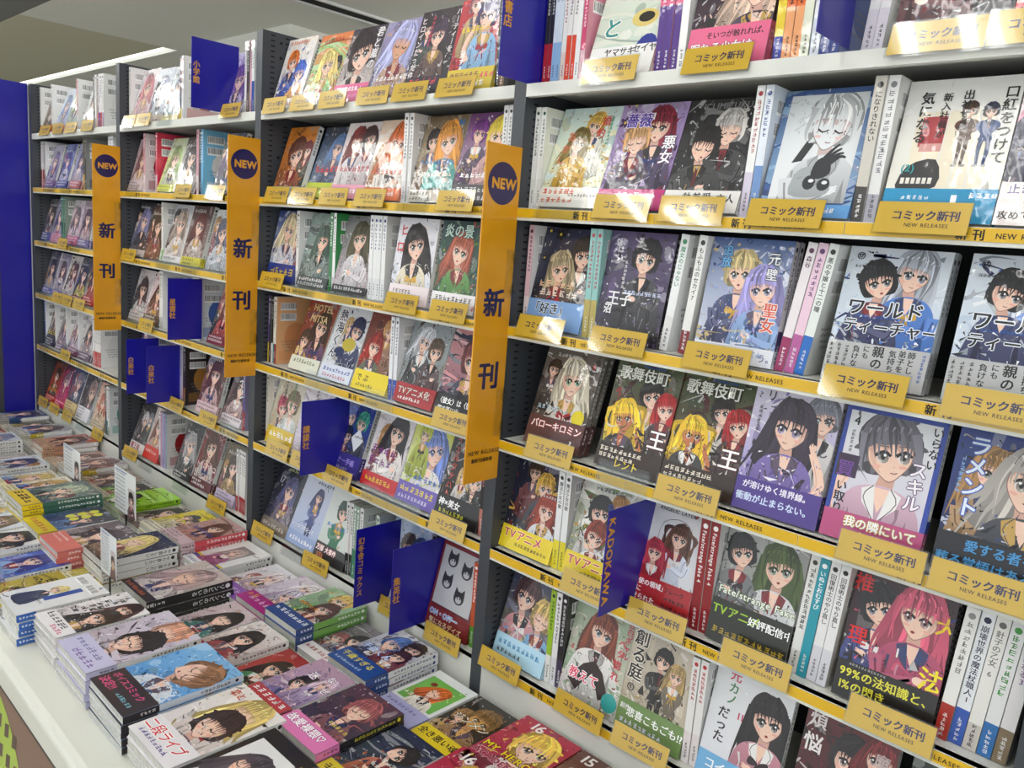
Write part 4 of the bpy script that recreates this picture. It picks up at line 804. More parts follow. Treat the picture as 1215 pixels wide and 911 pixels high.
B1[3] = [S(304, ('purple', '#7a5a9a', '#e0c83c', .3, '#fff'), ('dark', '#3c3436', '#5a3a3a', .3, '#ddd'), ('black', '#26242a', '#e6e4e2', .3, '#eee'), ('pale cream', '#e6e0d0', '#3aa0a8', .3, '#333'), ('white red-footed', '#e8e6e2', '#a8303a', .3, '#333', '', ('#eab88a', '#e0a070')), t=.0085, w=.113),
    F(343, 'red-brown comic with pale block capitals', ('#a5503c', '#6b3a30'), 'p', [(.66, .92, .17, '#3a2a28', '#6a4a78', '#543', 'l'), (.25, .6, .13, '#4a3a30', '#c9a03c', '#543', 's')], [('HOTEL', .2, 1.22, .2, '#ecd9a8'), ('MITSA', .2, 1.0, .2, '#ecd9a8'), ('80', .06, .32, .22, '#ecd9a8')], (.28, '#e4e6d8', [('~8', .1, .15, .09, '#4a6a3a')]), lean=20),
    F(378, 'white and navy comic with large vertical title', ('#e3e6ea', '#d5d9de'), 'p', [(.72, 1.0, .17, '#263464', '#2a3a70', '#456', 's')], [('熱海くん', .2, 1.36, .24, '#1d2a54', 'v', '#fff')], (.3, '#dfe4f0', [('~9', .1, .16, .09, '#3a5ab0'), ('~9', .1, .05, .08, '#c86a8a')]), extra=lambda A, r: (A.ell(.62, .72, .2, .13, '#c8b848'), A.ell(.4, .55, .16, .1, '#2a3a6a')), lean=20),
    F(417, 'russet comic with yellow paper band', ('#8a4a3c', '#5a3a34'), 'p', [(.62, 1.12, .13, '#c9a070', '#a8806a', '#543', 's'), (.34, .8, .18, '#a5342c', '#5a6a4a', '#743', 'l')], [], (.36, '#ead63a', [('で ぶ', .1, .17, .14, '#222'), ('~7', .1, .06, .07, '#333')]), lean=18),
    S(455, *[('white blue-footed', '#e8eaee', '#3a55b0', .25, '#333', '', ('#e4e6ea', '#c4c8d4'))] * 2, t=.012),
    F(466, 'grey comic with silver-haired soldiers and red band', ('#aab2b8', '#8b9088'), 's', [(.4, 1.08, .16, '#c9ccd2', '#3a3c44', '#567', 'l'), (.72, .95, .15, '#6a5a50', '#5a3a40', '#543', 's')], [('~10', .12, .9, .05, '#333', 'v')], (.34, '#b03038', [('TVアニメ化', .08, .16, .15, '#e9d9d0', 'h', '#333'), ('~8', .1, .06, .07, '#fff')]), lean=17),
    F(514, 'pink and navy comic with black paper band', ('#d9a0a4', '#39425e'), 'b', [(.6, .95, .2, '#8a4a50', '#26304e', '#543', 's')], [], (.36, '#1c1c20', [('〈彼女〉は〈彼', .05, .2, .11, '#fff'), ('探す悪に出', .08, .07, .1, '#fff')]), lean=17), *[L(511)], K(430), K(360)]
B1[4] = [S(303, ('cream', '#e6e2d6', '#c9403c', .15, '#444', '', ('#e9e6da', '#cfc8b4')), t=.012),
    F(314, 'cream comic with green lettering and yellow band', ('#e2ddcc', '#b9ae94'), 'p', [(.35, .78, .15, '#c86a80', '#d9c0a0', '#543', 's'), (.68, .9, .16, '#7d6a50', '#cfd4d0', '#543', 's')], [('~6', .6, 1.3, .1, '#5a9a5a', 'v'), ('~6', .3, 1.3, .08, '#555', 'v')], (.36, '#dfc23a', [('~6', .1, .16, .14, '#fff')]), lean=14),
    F(346, 'pale comic half hidden by blue divider', ('#e6e2e6', '#cfc6d6'), 'p', [(.6, .9, .18, '#c9a0b0', '#e0d6e0', '#657', 'l')], [('~8', .4, 1.3, .09, '#444', 'v')], None, lean=14),
    F(386, 'deep blue comic with white diamond badge', ('#2f49a0', '#4a5a8c'), 's', [(.36, 1.05, .14, '#3a5ab8', '#2c3a70', '#467', 's'), (.72, 1.0, .14, '#4aa08c', '#4a4a5a', '#467', 's'), (.4, .7, .12, '#26324e', '#223', '#467', 's')], [('~5', .62, .72, .06, '#222')], (.4, '#4a3f96', [('キーナー手帳', .06, .2, .13, '#b8a8ec'), ('~8', .1, .08, .07, '#d8d0f4')]), extra=lambda A, r: A.poly([(.72, .9), (.9, .7), (.72, .46), (.54, .7)], '#eef0f2'), lean=18),
    F(428, 'white comic with black-haired woman and purple letters', ('#e4e0e2', '#cfc8cc'), 'p', [(.62, 1.05, .2, '#242024', '#f0e9e6', '#543', 'l')], [('~4', .06, .62, .16, '#8b3a90'), ('~4', .06, .42, .15, '#8b3a90')], (.26, '#c8303a', [('~7', .1, .1, .1, '#f0dc4a')]), lean=18),
    F(466, 'yellow-green comic with blue-haired girl', ('#d3d94a', '#dfe4d8'), 'p', [(.62, .98, .21, '#7f96d6', '#e9e6ea', '#66a', 'l'), (.3, 1.2, .13, '#c9d44a', '#b8c440', '#575', 's')], [('~6', .3, .42, .12, '#3f7ac8')], (.34, '#7a6ab8', [('~7', .06, .18, .12, '#f0e04a'), ('~9', .06, .06, .08, '#e6e0f4')]), lean=18),
    F(508, 'black comic with orange-red vertical title', ('#241f20', '#3c2f2c'), 'p', [(.72, .74, .15, '#d9d4d0', '#2a3a34', '#543', 's')], [('イェルクナハト', .18, 1.38, .15, '#c85a48', 'v'), ('黒月の', .5, 1.38, .17, '#d87a58', 'v')], (.4, '#1c1a1c', [('神×美女', .05, .22, .14, '#fff'), ('~7', .1, .1, .08, '#e0e04a')]), n=2, lean=16),
    S(562, *[('black red-lettered', '#2b2426', '#c98a80', .3, '#d88')] * 2, t=.012), *[L(314, 343, 382, 507)], K(426), K(459), dict(D(357, '講談社', deep=.13), lab='with three yellow characters')]
B1[5] = [F(303, 'dark comic numbered seventeen', ('#2c3044', '#4a4a58'), 'p', [(.6, .9, .18, '#6a6a90', '#8a7a8a', '#557', 'l')], [('17', .1, 1.0, .22, '#d9dce6'), ('~6', .3, 1.3, .07, '#dda')], (.24, '#8d8076', [('~8', .06, .06, .1, '#f0e9e0')]), lean=22),
    F(332, 'light blue comic with dark leaping figure', ('#d3d9e6', '#a9b8da'), '', [(.6, 1.05, .12, '#4a5078', '#5a6aa8', '#456', 'lb')], [('~6', .4, 1.3, .09, '#334'), ('インカウのシュと', .04, .34, .1, '#fff', 'h', '#5a72b0')], (.26, '#9fb0d6', [('~8', .1, .08, .1, '#fff')]), lean=22),
    F(363, 'white and green comic with large figure three', ('#dfe3e0', '#c9d2cc'), '', [(.5, 1.0, .16, '#3f5a52', '#3f8a6a', '#576', 'sb')], [('3', .84, 1.16, .17, '#333'), ('~7', .12, .66, .1, '#3a8ac8')], (.32, '#3a3a3c', [('万部 大事件', .04, .17, .12, '#fff', 'h', '#c85030'), ('3万5', .1, .04, .11, '#f09040')]), n=2, lean=20),
    S(398, *[('white black-footed', '#e6e6e4', '#2a2a2c', .3, '#333')] * 2, *[('green-grey', '#9ab0a0', '#3f8a6a', .4, '#fff')] * 2, ('white', '#ebebea', '#ddd', .2, '#444', '', ('#dfe4dc', '#b0c0b0')), t=.0125),
    S(440, ('pale green', '#cdd8cc', '#cdd8cc', .2, '#465', '', ('#d3dcd2', '#b4c4b6')), t=.012),
    F(448, 'light blue comic between two blue dividers', ('#a9bcd6', '#d4d0cc'), 'p', [(.5, 1.0, .17, '#4a3a34', '#8a6a50', '#543', 's'), (.8, 1.0, .14, '#2f4a7a', '#445', '#543', 's')], [], (.2, '#e6e6e6', []), lean=15),
    F(505, 'red comic with grey sheet of cat faces', ('#8e2f30', '#6b2a30'), '', [], [], (.34, '#8a2c2a', [('ON・OFF一', .05, .2, .12, '#4aa0e0', 'h', '#fff'), ('気になるデイズ', .08, .06, .11, '#f0e9c0', 'h', '#b0302c')]), extra=cat_sheet, lean=14, sp=('#c8552c', '#c8552c', .2, '#fff', '')),
    S(554, ('orange', '#d0622c', '#6aa83c', .25, '#fff'), t=.0125), *[L(297, 357, 448, 501)], dict(D(421, '幻冬舎コミックス', deep=.12, size=.017, hh=.178, z0=.012), lab='with eight yellow characters'), dict(D(464, '集英社', deep=.15, hh=.185, z0=.002), lab='with three yellow characters'), K(332)]
def Q(px, d, c1, c2, hair='#4a3a34', cloth='#556', ob=None, lean=None, st='p', x=.52, s=.2, ti=None, n=1, w=.128):
    return F(px, d, (c1, c2), st, [(x, .95, s, hair, cloth, '#556', 'l')], ti if ti is not None else [('~6', .1, 1.26, .09, light(c1, .75) if sum(rgb(c1)) < 1.2 else dark(c1, .6))], (ob[0], ob[1], []) if ob else None, lean=lean, n=n, w=w)
B2 = {}
B2[0] = [S(144, ('white', '#ecebea', '#e4e0e0', .2, '#555', '', ('#efeeed', '#e6d2d6')), t=.012), Q(148, 'pale pink comic', '#ece6ea', '#e0c9d0', '#c98a90', '#e0c0c8'), Q(166, 'pale blue-grey comic', '#dfe4ec', '#b9c0cc', '#8a8fa8', '#c8d0dc', (.2, '#c9b8a8'), w=.113), Q(185, 'silver comic with teal foot', '#e2e4e6', '#b0c8cc', '#7a8a9a', '#b8c8d0', (.15, '#e9d9a0'), w=.113),
    S(203, ('blue red-lettered', '#4a4a6a', '#e0c83c', .2, '#d84a3c'), ('white', '#eee', '#ddd', .2, '#c44', '', ('#ededec', '#d87a70')), t=.012), F(263, 'lilac comic beside blue divider', ('#c0b4dc', '#8a7ab8'), 'p', [(.5, .85, .2, '#7a5aa0', '#d0c0e0', '#547', 'l')], [], (.2, '#e0dcea', []), w=.113),
    S(284, ('white', '#ebebea', '#ddd', .2, '#444'), ('brown', '#5a4a44', '#8a7a70', .3, '#eee'), ('pink', '#e0b8c4', '#e0b8c4', .2, '#555'), ('white blue-footed', '#e9ecec', '#3a60b0', .45, '#393', '', ('#e6e8e8', '#c86a8a')), t=.012), *[L(143, 159, 259)], K(184), dict(D(227, '小学館', deep=.13), lab='with three yellow characters')]
B2[1] = [Q(146, 'pale rose comic', '#d9c0c4', '#b09a9c', '#8a5a5a', '#e0d0d0', (.3, '#d9c8cc'), w=.113), S(163, ('pink', '#dca8b4', '#f0e0e2', .3, '#7a2a3a', '', ('#e9e2e2', '#9c2a38')), t=.013), S(183, ('rose', '#d0506e', '#e9c8d0', .3, '#fff', '', ('#d8405f', '#f0d9de')), t=.013), Q(187, 'pale green comic', '#cfdcc8', '#e0e28a', '#9ab07a', '#d8dccc', (.2, '#d6dc50'), w=.113), Q(206, 'black and white comic', '#4a444a', '#dcd8d8', '#3a3236', '#e9e4e4', (.22, '#efeeee'), w=.113),
    S(231, ('pink', '#e2b0bc', '#f0e4e6', .3, '#8a3a4a'), ('black', '#2a282c', '#2a282c', .2, '#ddd'), ('sky blue', '#6fb4dc', '#6fb4dc', .2, '#fff', '', ('#8cc8e6', '#e6e2e0')), t=.0125), Q(252, 'slate comic beside amber sign', '#5a6478', '#a9a0b0', '#6a5a7a', '#445', (.2, '#888'), w=.113), *[L(205, 242)], K(146)]
B2[2] = [Q(146, 'dark slate comic', '#3c3c48', '#6a6470', '#8a8ab0', '#3a3a4a', (.18, '#d9d4d6')), Q(163, 'brown comic', '#5a4440', '#8a6a5a', '#3a2a28', '#a06a4a', w=.113), S(182, ('white green-footed', '#eaebe8', '#7ac04a', .2, '#444', '', ('#ecedea', '#a8d088')), t=.012), Q(193, 'pale bluish comic with two figures', '#c9ccd4', '#e0d9d2', '#a89a90', '#d4ccc8', (.16, '#e4e2e4')), Q(213, 'dark red comic with long-haired figure', '#4a2c2e', '#a08a84', '#6a2a28', '#d8c8c0', (.2, '#d8cf50')), Q(244, 'white patterned comic', '#dcdfe2', '#b0b4bc', '#6a6a80', '#cfd4dc', w=.113), *[L(142)], K(213), K(183)]
B2[3] = [Q(147, 'white comic beside pink comic', '#dedadc', '#a09498', '#5a4a50', '#ccc', (.25, '#cfcacc'), w=.113), F(162, 'pink-edged comic with woman', ('#ead9dc', '#d0b0b4'), 'p', [(.55, .95, .2, '#6a4034', '#8a6a5a', '#543', 'l')], [('~5', .1, 1.3, .09, '#c05060')], (.28, '#5a4a44', []), w=.113), S(184, *[('white', '#ebebea', '#dcdcdc', .2, '#444')] * 2, t=.0125), Q(203, 'blue comic behind blue divider', '#6a8ac8', '#b0c0dc', '#3a4a70', '#567', w=.113), S(226, *[('white', '#ececec', '#dde2e0', .2, '#3a6a5a')] * 3, ('white', '#ececec', '#dde2e0', .2, '#3a6a5a', '', ('#e2e6ea', '#5a78b8')), t=.0125), Q(246, 'red and cream comic', '#d8a890', '#a8403a', '#7a4a34', '#c85a48', (.25, '#8a2a30'), w=.113), *[L(163)], K(146), dict(D(199, '星雲社', deep=.1), lab='with three yellow characters')]
B2[4] = [Q(146, 'violet comic behind blue dividers', '#7a5a9a', '#5a4a70', '#4a3a60', '#547', w=.113), S(164, *[('white pink-topped', '#ead9de', '#e0e0e2', .3, '#a44')] * 2, t=.012), Q(186, 'purple comic with yellow-green numerals', '#5a4a86', '#8a7ab0', '#5a50a0', '#445', (.22, '#6a5aa0'), ti=[('2400', .06, .3, .26, '#c8d84a', 'h', '#333')], w=.113), S(210, ('white', '#e9e9ea', '#c0303a', .2, '#555'), ('lavender', '#cfc8dc', '#cfc8dc', .2, '#444'), ('black', '#2e2a2c', '#a8303a', .3, '#eee'), ('dark', '#3a3032', '#a87a3a', .3, '#eee', '', ('#3c3032', '#b08040')), t=.012), Q(233, 'black comic with rose figure', '#2c2628', '#a0706a', '#5a2a30', '#d8b0b0', (.26, '#e2c8cc')), Q(262, 'dark comic with white script', '#3c2c30', '#8a6a6e', '#4a2a30', '#c0a0a0', (.22, '#e0d8dc'), ti=[('イ', .3, 1.0, .3, '#eee'), ('ン', .5, .7, .3, '#eee')], w=.113), S(285, ('purple red-footed', '#6a5a9a', '#b03040', .3, '#fff'), t=.012), *[L(197, 234)], K(258), dict(D(150, '白泉社', deep=.1), lab='with yellow characters', pos=', left of the pair'), dict(D(174, '白泉社', deep=.13), lab='with yellow characters', pos=', right of the pair')]
B2[5] = [F(146, 'black comic with white dragon and white band', ('#3a3438', '#8a8486'), 's', [(.5, 1.0, .17, '#d8d4d4', '#4a4044', '#543', 's')], [], (.3, '#e6e0e0', [('魔王様', .06, .1, .2, '#a8343a')]), lean=18, w=.113), F(164, 'pale comic with red paper band', ('#d8c8c4', '#b8a8a6'), 'p', [(.5, 1.0, .19, '#8a5a50', '#d0a8a0', '#543', 'l')], [], (.4, '#d23a30', [('~6', .08, .2, .12, '#f0d0c8')]), lean=18, w=.113),
    S(185, ('black-dotted white', '#e6e6e6', '#333', .2, '#222'), ('pink', '#dcb0c8', '#dcb0c8', .2, '#845'), ('light blue', '#8fb4dc', '#8fb4dc', .2, '#fff'), ('lilac', '#c0a8d0', '#c0a8d0', .2, '#555'), ('grey blue', '#a0b8c8', '#a0b8c8', .2, '#345', '', ('#e6e2e2', '#b03038')), t=.0105), Q(206, 'charcoal comic with white-haired figure', '#3a3a3e', '#5a5658', '#a8a4a6', '#2a2a2e', (.2, '#2a2a2e'), lean=18, w=.113),
    F(226, 'red comic with white lettering and blue corner', ('#7a2a34', '#8a2028'), 'b', [(.5, 1.02, .2, '#6a4030', '#d8d0cc', '#543', 'l')], [('トイレハナコ', .04, .5, .16, '#f4e9e6', 'h', '#a01820')], (.24, '#6a1c22', []), lean=18, extra=None), Q(255, 'brown comic with small figures', '#6a5a34', '#8a6a50', '#4a3a2a', '#a08040', (.3, '#c9bcd4'), lean=16, w=.113), S(278, *[('white red-footed', '#e9e8e6', '#b0283a', .25, '#333')] * 4, t=.0125), *[L(144, 244)], K(203), K(163)]
B3 = {}
B3[0] = [S(45, ('white', '#e9e8e6', '#c85a4a', .2, '#555'), t=.012), Q(49, 'brown-grey comic', '#8a8078', '#b0a090', '#5a4a44', '#8a7a6a', (.25, '#d8704a'), w=.113), S(60, ('white', '#efefee', '#e0c03a', .2, '#444', '', ('#efefee', '#dfe0e4')), t=.013), Q(64, 'bluish white comic', '#dfe6ee', '#c0c8e0', '#8a9ac0', '#d0d8e8', (.2, '#e09a3a'), w=.113), Q(76, 'pale green comic', '#d0dcc4', '#b8c8c8', '#8a9a70', '#d0d8c8', (.2, '#c8a0a8'), w=.113), S(90, ('pink', '#e8c0c4', '#eee', .3, '#c44', '', ('#efefef', '#dcdcdc')), t=.013), Q(96, 'white comic with grey figure', '#e2e2e0', '#b8b4b0', '#6a6460', '#a8b098', w=.113), S(109, ('black', '#333', '#777', .2, '#eee'), ('white', '#eceae8', '#e0d8d0', .2, '#555'), ('brown', '#8a7a6c', '#c04a3a', .3, '#fff'), ('white purple-footed', '#e6e4ea', '#7a3a9a', .3, '#444'), ('white red-footed', '#ebe9e8', '#c8404a', .3, '#444'), ('white', '#f0f0ee', '#c8b0d0', .3, '#444'), t=.0145), *[L(45, 61, 75, 95)]]
B3[1] = [S(39, *[('white red-footed', '#e6e2e4', '#a83a44', .4, '#556')] * 3, ('grey', '#bdbdbd', '#6a6a6a', .3, '#333', '', ('#e9e9e9', '#7a7a7c')), t=.012), Q(53, 'violet-white comic', '#c8c4d8', '#8a80a0', '#7a6aa0', '#b8b0d0', (.25, '#8a6a9a'), w=.113), Q(67, 'blue-violet comic', '#8f98c8', '#5a60a0', '#5a60a8', '#c0c4dc', (.25, '#5a5a9a'), w=.113), Q(82, 'lavender comic', '#b0b0cc', '#7a7a94', '#5a5478', '#c8b8c4', (.25, '#c06a6a'), w=.113), S(98, ('black yellow-topped', '#3a3630', '#d8a83a', .3, '#e0c04a'), ('black', '#2e2c2e', '#555', .3, '#ddd'), t=.013), S(127, *[('white blue-lettered', '#ecedf0', '#dcdce4', .2, '#4a5aa0')] * 3, t=.013), K(53), K(70), K(88)]
B3[2] = [Q(46, 'grey comic', '#6a686c', '#a8a4a8', '#4a4450', '#8a8a94', (.3, '#5a5f9a'), w=.113), Q(56, 'violet-grey comic', '#8a84a0', '#b8b4c0', '#5a5478', '#a8a0b8', (.3, '#d8a0b0'), w=.113), S(71, *[('dark green', '#2f6a48', '#3a7a54', .3, '#dfe')] * 3, t=.0135), Q(79, 'pastel comic', '#c8c4c8', '#d8a8b8', '#7a6a70', '#e0d0d0', (.3, '#c86a90'), w=.113), Q(92, 'mauve comic', '#a89098', '#8a7a88', '#5a444c', '#d0b8c0', (.25, '#7a70a0'), w=.113), *[L(67)], K(44), K(80)]
B3[3] = [Q(45, 'slate blue comic', '#5a5a70', '#a8a4b4', '#4a4460', '#b8b0c0', (.2, '#6a70a8'), w=.113), Q(57, 'lilac grey comic', '#9a92a4', '#cfc8cc', '#6a5a60', '#c0b4bc', (.2, '#7a78b0'), w=.113), Q(68, 'white comic with brown figure', '#d4cfcc', '#b0a4a4', '#6a4a40', '#d8d0cc', w=.113), Q(80, 'dark comic with yellow patches', '#4a4a5c', '#8a8a5a', '#3a3a50', '#c8c04a', (.2, '#8a2a2a'), w=.113), Q(92, 'red-footed comic', '#8a6a54', '#c0503c', '#5a3a30', '#b8402c', (.3, '#b8322c'), w=.113), *[L(60, 72, 85)], K(43)]
B3[4] = [S(45, ('blue', '#2f60b0', '#3a4a80', .3, '#fff', '', ('#e6e8ea', '#4a70b8')), t=.013), Q(49, 'dark comic with yellow letters', '#3c3a48', '#5a4a60', '#4a3a60', '#445', (.3, '#3a3440'), ti=[('~4', .05, .4, .2, '#e0d03a')], w=.113), S(59, ('white', '#efefee', '#e6e6e6', .2, '#777', '', ('#efefee', '#d8d8d6')), t=.013), Q(62, 'grey comic with yellow script', '#a8a4a4', '#7a6a70', '#5a4a50', '#a08a90', (.22, '#7a6a80'), w=.113), S(72, ('white green-edged', '#ecefec', '#6aa080', .2, '#464', '', ('#eef0ee', '#dcdfdc')), t=.013), Q(76, 'pale comic with rose foot', '#d8d4d8', '#a8909a', '#7a5a68', '#c8b8c0', (.25, '#8a5a78'), w=.113), S(88, ('white', '#ededee', '#ddd', .2, '#555', '', ('#eee', '#d8dade')), t=.013), Q(93, 'white comic with dark-haired figure', '#dcd8d8', '#a89aa0', '#3a3038', '#9a8a94', (.25, '#6a5070'), w=.113), S(108, ('white', '#eaeaea', '#e0e0e0', .2, '#444', '', ('#ecebea', '#d8a8a8')), *[('white red-marked', '#ebe9e8', '#c83a3a', .3, '#333')] * 5, t=.0135), *[L(70)], K(45), K(90)]
B3[5] = [F(46, 'orange-red comic with dark figures', ('#5a342c', '#d8542c'), 's', [(.5, 1.0, .2, '#3a2420', '#4a3430', '#843', 's')], [('~5', .1, .4, .16, '#f0b040')], (.25, '#d84a2a', []), lean=18, w=.113), F(61, 'black and hot pink comic', ('#3a2430', '#e0457a'), 's', [(.5, .95, .2, '#8a7078', '#d84a7a', '#745', 's')], [('~5', .7, 1.3, .12, '#fff', 'v')], (.25, '#d83a6a', []), lean=18, w=.113), F(75, 'navy comic with cream paper band', ('#3a4a66', '#5a5a64'), 'p', [(.6, 1.0, .18, '#8a8490', '#4a5468', '#567', 's')], [], (.36, '#dcc894', []), lean=18), F(90, 'black comic with white paper band', ('#2c2a2e', '#6a6064'), 'p', [(.7, .9, .2, '#a08a88', '#4a4044', '#543', 's')], [], (.4, '#e6e4ea', []), lean=18), F(108, 'pink and cream comic', ('#d8a898', '#e0d0b8'), 'p', [(.5, .9, .2, '#c87a60', '#e0c8a8', '#643', 'l')], [], (.3, '#d8c8b0', []), lean=16, w=.113), S(123, ('black', '#2a2a2e', '#3a3f70', .3, '#ddd', '', ('#e6e6e8', '#8a98b8')), ('white green-footed', '#e8ebe8', '#3a9a70', .3, '#b33'), ('white', '#ececec', '#d8d8d8', .2, '#444', '', ('#e9ecec', '#5ab0a0')), t=.015), *[L(44, 57, 72, 107)], K(88)]

# ------------------------------------------------------------------ the room
def struct(name, mb, mat): return tag(mb.build(name, mat), kind='structure')
m = MB(); m.box(-9, 3, -4, 4, -.1, 0); struct('floor', m, 'floor_tile')
m = MB(); m.box(-9, 3, -4, .385, 2.5, 2.56); struct('ceiling', m, 'ceiling_dark')
m = MB(); m.box(-5.23, 3, .387, 3.2, 2.5, 2.56); struct('ceiling', m, 'ceiling_paint')
m = MB(); m.box(-9, -5.232, .387, 1.17, 2.5, 2.56); struct('ceiling', m, 'soffit_paint')
m = MB(); m.box(-9, -5.232, 1.26, 3.2, 2.5, 2.56); struct('ceiling', m, 'ceiling_paint')
m = MB(); m.box(-9, 3, 3.2, 3.3, 0, 2.6); struct('wall_back', m, 'wall_paint')
m = MB(); m.box(-9.1, -9, -4, 3.3, 0, 2.6); struct('wall_left', m, 'wall_paint')
o = empty('ceiling_slot', (-3.4, 1.2, 2.5)); tag(o, 'dark narrow air slot running across the ceiling', 'vent')
m = MB(); m.box(-.05, .05, -.8, 1.2, -.004, -.001); m.build('opening', 'slot_black', o)
m = MB(); m.box(-.065, -.05, -.8, 1.2, -.012, -.001); m.box(.05, .065, -.8, 1.2, -.012, -.001); m.build('frame', 'lamp_housing', o)
m = MB(); m.box(-5.0, -3.9, 1.25, 1.9, 2.36, 2.5); struct('trim_1', m, 'ceiling_paint')

# lamps
emit_mat('strip_glow', (1, .99, .94), .9)
def lamp(x, y, z, ln, label):
    o = empty('ceiling_lamp', (x, y, z)); tag(o, label, 'lamp', 'ceiling tube lamps')
    m = MB(); m.box(-.11, .11, -ln / 2 - .02, ln / 2 + .02, .04, .069); m.build('housing', 'lamp_housing', o)
    for sx in (-.06, .06):
        m = MB(); n = 10
        for k in range(n):
            a, b = 2 * math.pi * k / n, 2 * math.pi * (k + 1) / n
            m.face([(sx + .016 * math.cos(a), -ln / 2, .016 * math.sin(a)), (sx + .016 * math.cos(b), -ln / 2, .016 * math.sin(b)), (sx + .016 * math.cos(b), ln / 2, .016 * math.sin(b)), (sx + .016 * math.cos(a), ln / 2, .016 * math.sin(a))])
        m.build('tube', 'lamp_glow', o)
for k, (x, y) in enumerate(LAMPS): lamp(x, y, LAMP_Z, LAMP_LEN, f"white twin-tube ceiling lamp, {NUM[k]} counted along the aisle")
o = empty('strip_lamp', (-6.9, 1.215, 2.49)); tag(o, 'long bright strip lamp glowing at the soffit edge', 'lamp')
m = MB(); m.box(-1.8, 1.6, -.043, -.012, .008, .05); m.build('diffuser', 'strip_glow', o)

# ------------------------------------------------------------------ shelving
XR = -0.127                                   # left face of the right-hand upright of the nearest bay
UPW = .0285
def side_panel(x, parent, name='side_panel'):
    m = MB(); m.box(x, x + UPW, 0, .27, 0, 1.958); p = m.build(name, 'dark_steel', parent)
    s = MB()
    for y0 in (.022, .062):
        for k in range(104):
            zz = .66 + k * .0125
            if any(abs(zz - q + .008) < .014 for q in SHELF_Z): continue
            s.face([(x + UPW + .0004, y0, zz), (x + UPW + .0004, y0 + .011, zz), (x + UPW + .0004, y0 + .011, zz + .0035), (x + UPW + .0004, y0, zz + .0035)])
    for zz in (1.90, 1.935, 1.66): 
        s.face([(x + UPW + .0004, .05 + .004 * math.cos(a), zz + .004 * math.sin(a)) for a in [k * .785 for k in range(8)]])
    q = s.build('slots', 'slot_black', p); tag(q, kind='stuff')
    return p
for b in range(4):
    xr = XR - PITCH * b; xl = xr - PITCH + UPW
    o = empty('shelving_unit', ((xl + xr) / 2, .13, 0)); inv = Matrix.Translation((-(xl + xr) / 2, -.13, 0))
    tag(o, ['tall dark steel shelving unit nearest the camera, full of face-out comics', 'second shelving unit, left of the nearest upright, with amber sign', 'third shelving unit with blue dividers, before the farthest one', 'farthest shelving unit beside the tall blue end panel'][b], 'shelving', 'comic shelving units')
    parts = [side_panel(xl - UPW, o)]
    if b == 0: parts.append(side_panel(xr, o))
    m = MB(); m.box(xl, xr, .262, .268, 0, 1.78); parts.append(m.build('back_panel', 'back_steel', o))
    for r, z in enumerate(SHELF_Z):
        if r == 5 and b > 0: z = .68
        m = MB(); m.box(xl, xr, .0005, .26, z - .008, z); m.box(xl, xr, 0, .012, z - .0215, z)
        if r == 5: m.box(xl, xr, .001, .2, .602, z - .0218 if b == 0 else z - .01)
        p = m.build('shelf', 'shelf_white', o); parts.append(p)
        if r > 0 and not (r == 5 and b > 0):
            g = MB(); nseg = 3; sw = (xr - xl) / nseg
            for k in range(nseg):
                s = MB(); s.box(xl + k * sw + .0006, xl + (k + 1) * sw - .0006, -.0012, -.0002, z - .0165, z - .001)
                s.build('yellow_strip', 'strip_yellow', p)
                A = Art(9, (-9, 9, -9, 9)); x0 = xl + k * sw + .13
                A.text('新', x0, z - .0142, .0135, '#1c1a18', 'h', None, .03); A.text('刊', x0 + .018, z - .0142, .0135, '#1c1a18', 'h', None, .03); A.text('NEW RELEASES', x0 + .042, z - .0125, .0088, '#1c1a18', 'h', None, .012)
                A.emit(g, lambda u, v, kk: (u, -.0014 - kk, v), 1)
            g.build('strip_lettering', 'matte_print', p)
    for p in parts: p.matrix_parent_inverse = inv
for b, B in enumerate((B0, B1, B2, B3)):
    for r in range(6): place_row(b, r, B[r], lean=[16, 15, 11, 15, 15, 16][r] + (2 if b else 0))

# amber signs at the uprights
def amber_sign(b, label):
    X = XR - PITCH * (b + 1) + UPW + .002; wd, z0, z1 = .085, 1.062, 1.66
    if b: z0, z1 = 1.1, 1.698
    o = empty('amber_sign', (X, -wd, z0)); tag(o, label, 'sign', 'amber signs on the uprights')
    hh = z1 - z0; m = MB(); m.box(-.003, 0, 0, wd, 0, hh); m.build('board', 'amber_board', o)
    A = Art(9, (-9, 9, -9, 9)); cx = wd / 2
    M = lambda u, v, k: (.0003 + k, u, v)
    A.ell(cx, hh - .065, .036, .036, '#241e62', 0, 28); A.text('NEW', cx - .0265, hh - .0735, .0245, '#e0a834', 'h', None, .045)
    A.text('新', cx - .026, hh - .29, .052, '#1f1b5a', 'h', None, .035); A.text('刊', cx - .026, hh - .42, .052, '#1f1b5a', 'h', None, .035)
    A.text('NEW RELEASES', cx - .037, .052, .0112, '#20180c', 'h', None, .012); A.text('最新刊|最新巻', cx - .028, .038, .0085, '#20180c', 'h', None, .02)
    lb = MB(); A.emit(lb, M, 1); lb.build('lettering', 'card_print', o)
    for zc in (hh - .22, hh - .47):
        m = MB(); m.box(.0006, .0018, wd - .02, wd + .002, zc - .045, zc + .045)
        for q in (-.03, .03): m.box(-.001, .006, wd - .001, wd + .0015, zc + q - .012, zc + q + .012); m.prism([(wd + .012 * math.cos(a) * .5 - .002, zc + q + .011 * math.sin(a)) for a in [k * .785 for k in range(8)]], .002, .008)
        m.build('clear_hinge', 'clear_acrylic', o)
amber_sign(0, 'amber hanging sign with navy NEW disc, nearest and largest of three')
amber_sign(1, 'amber hanging sign with navy NEW disc, middle of the three')
amber_sign(2, 'amber hanging sign with navy NEW disc, farthest of the three')
TZ = .6
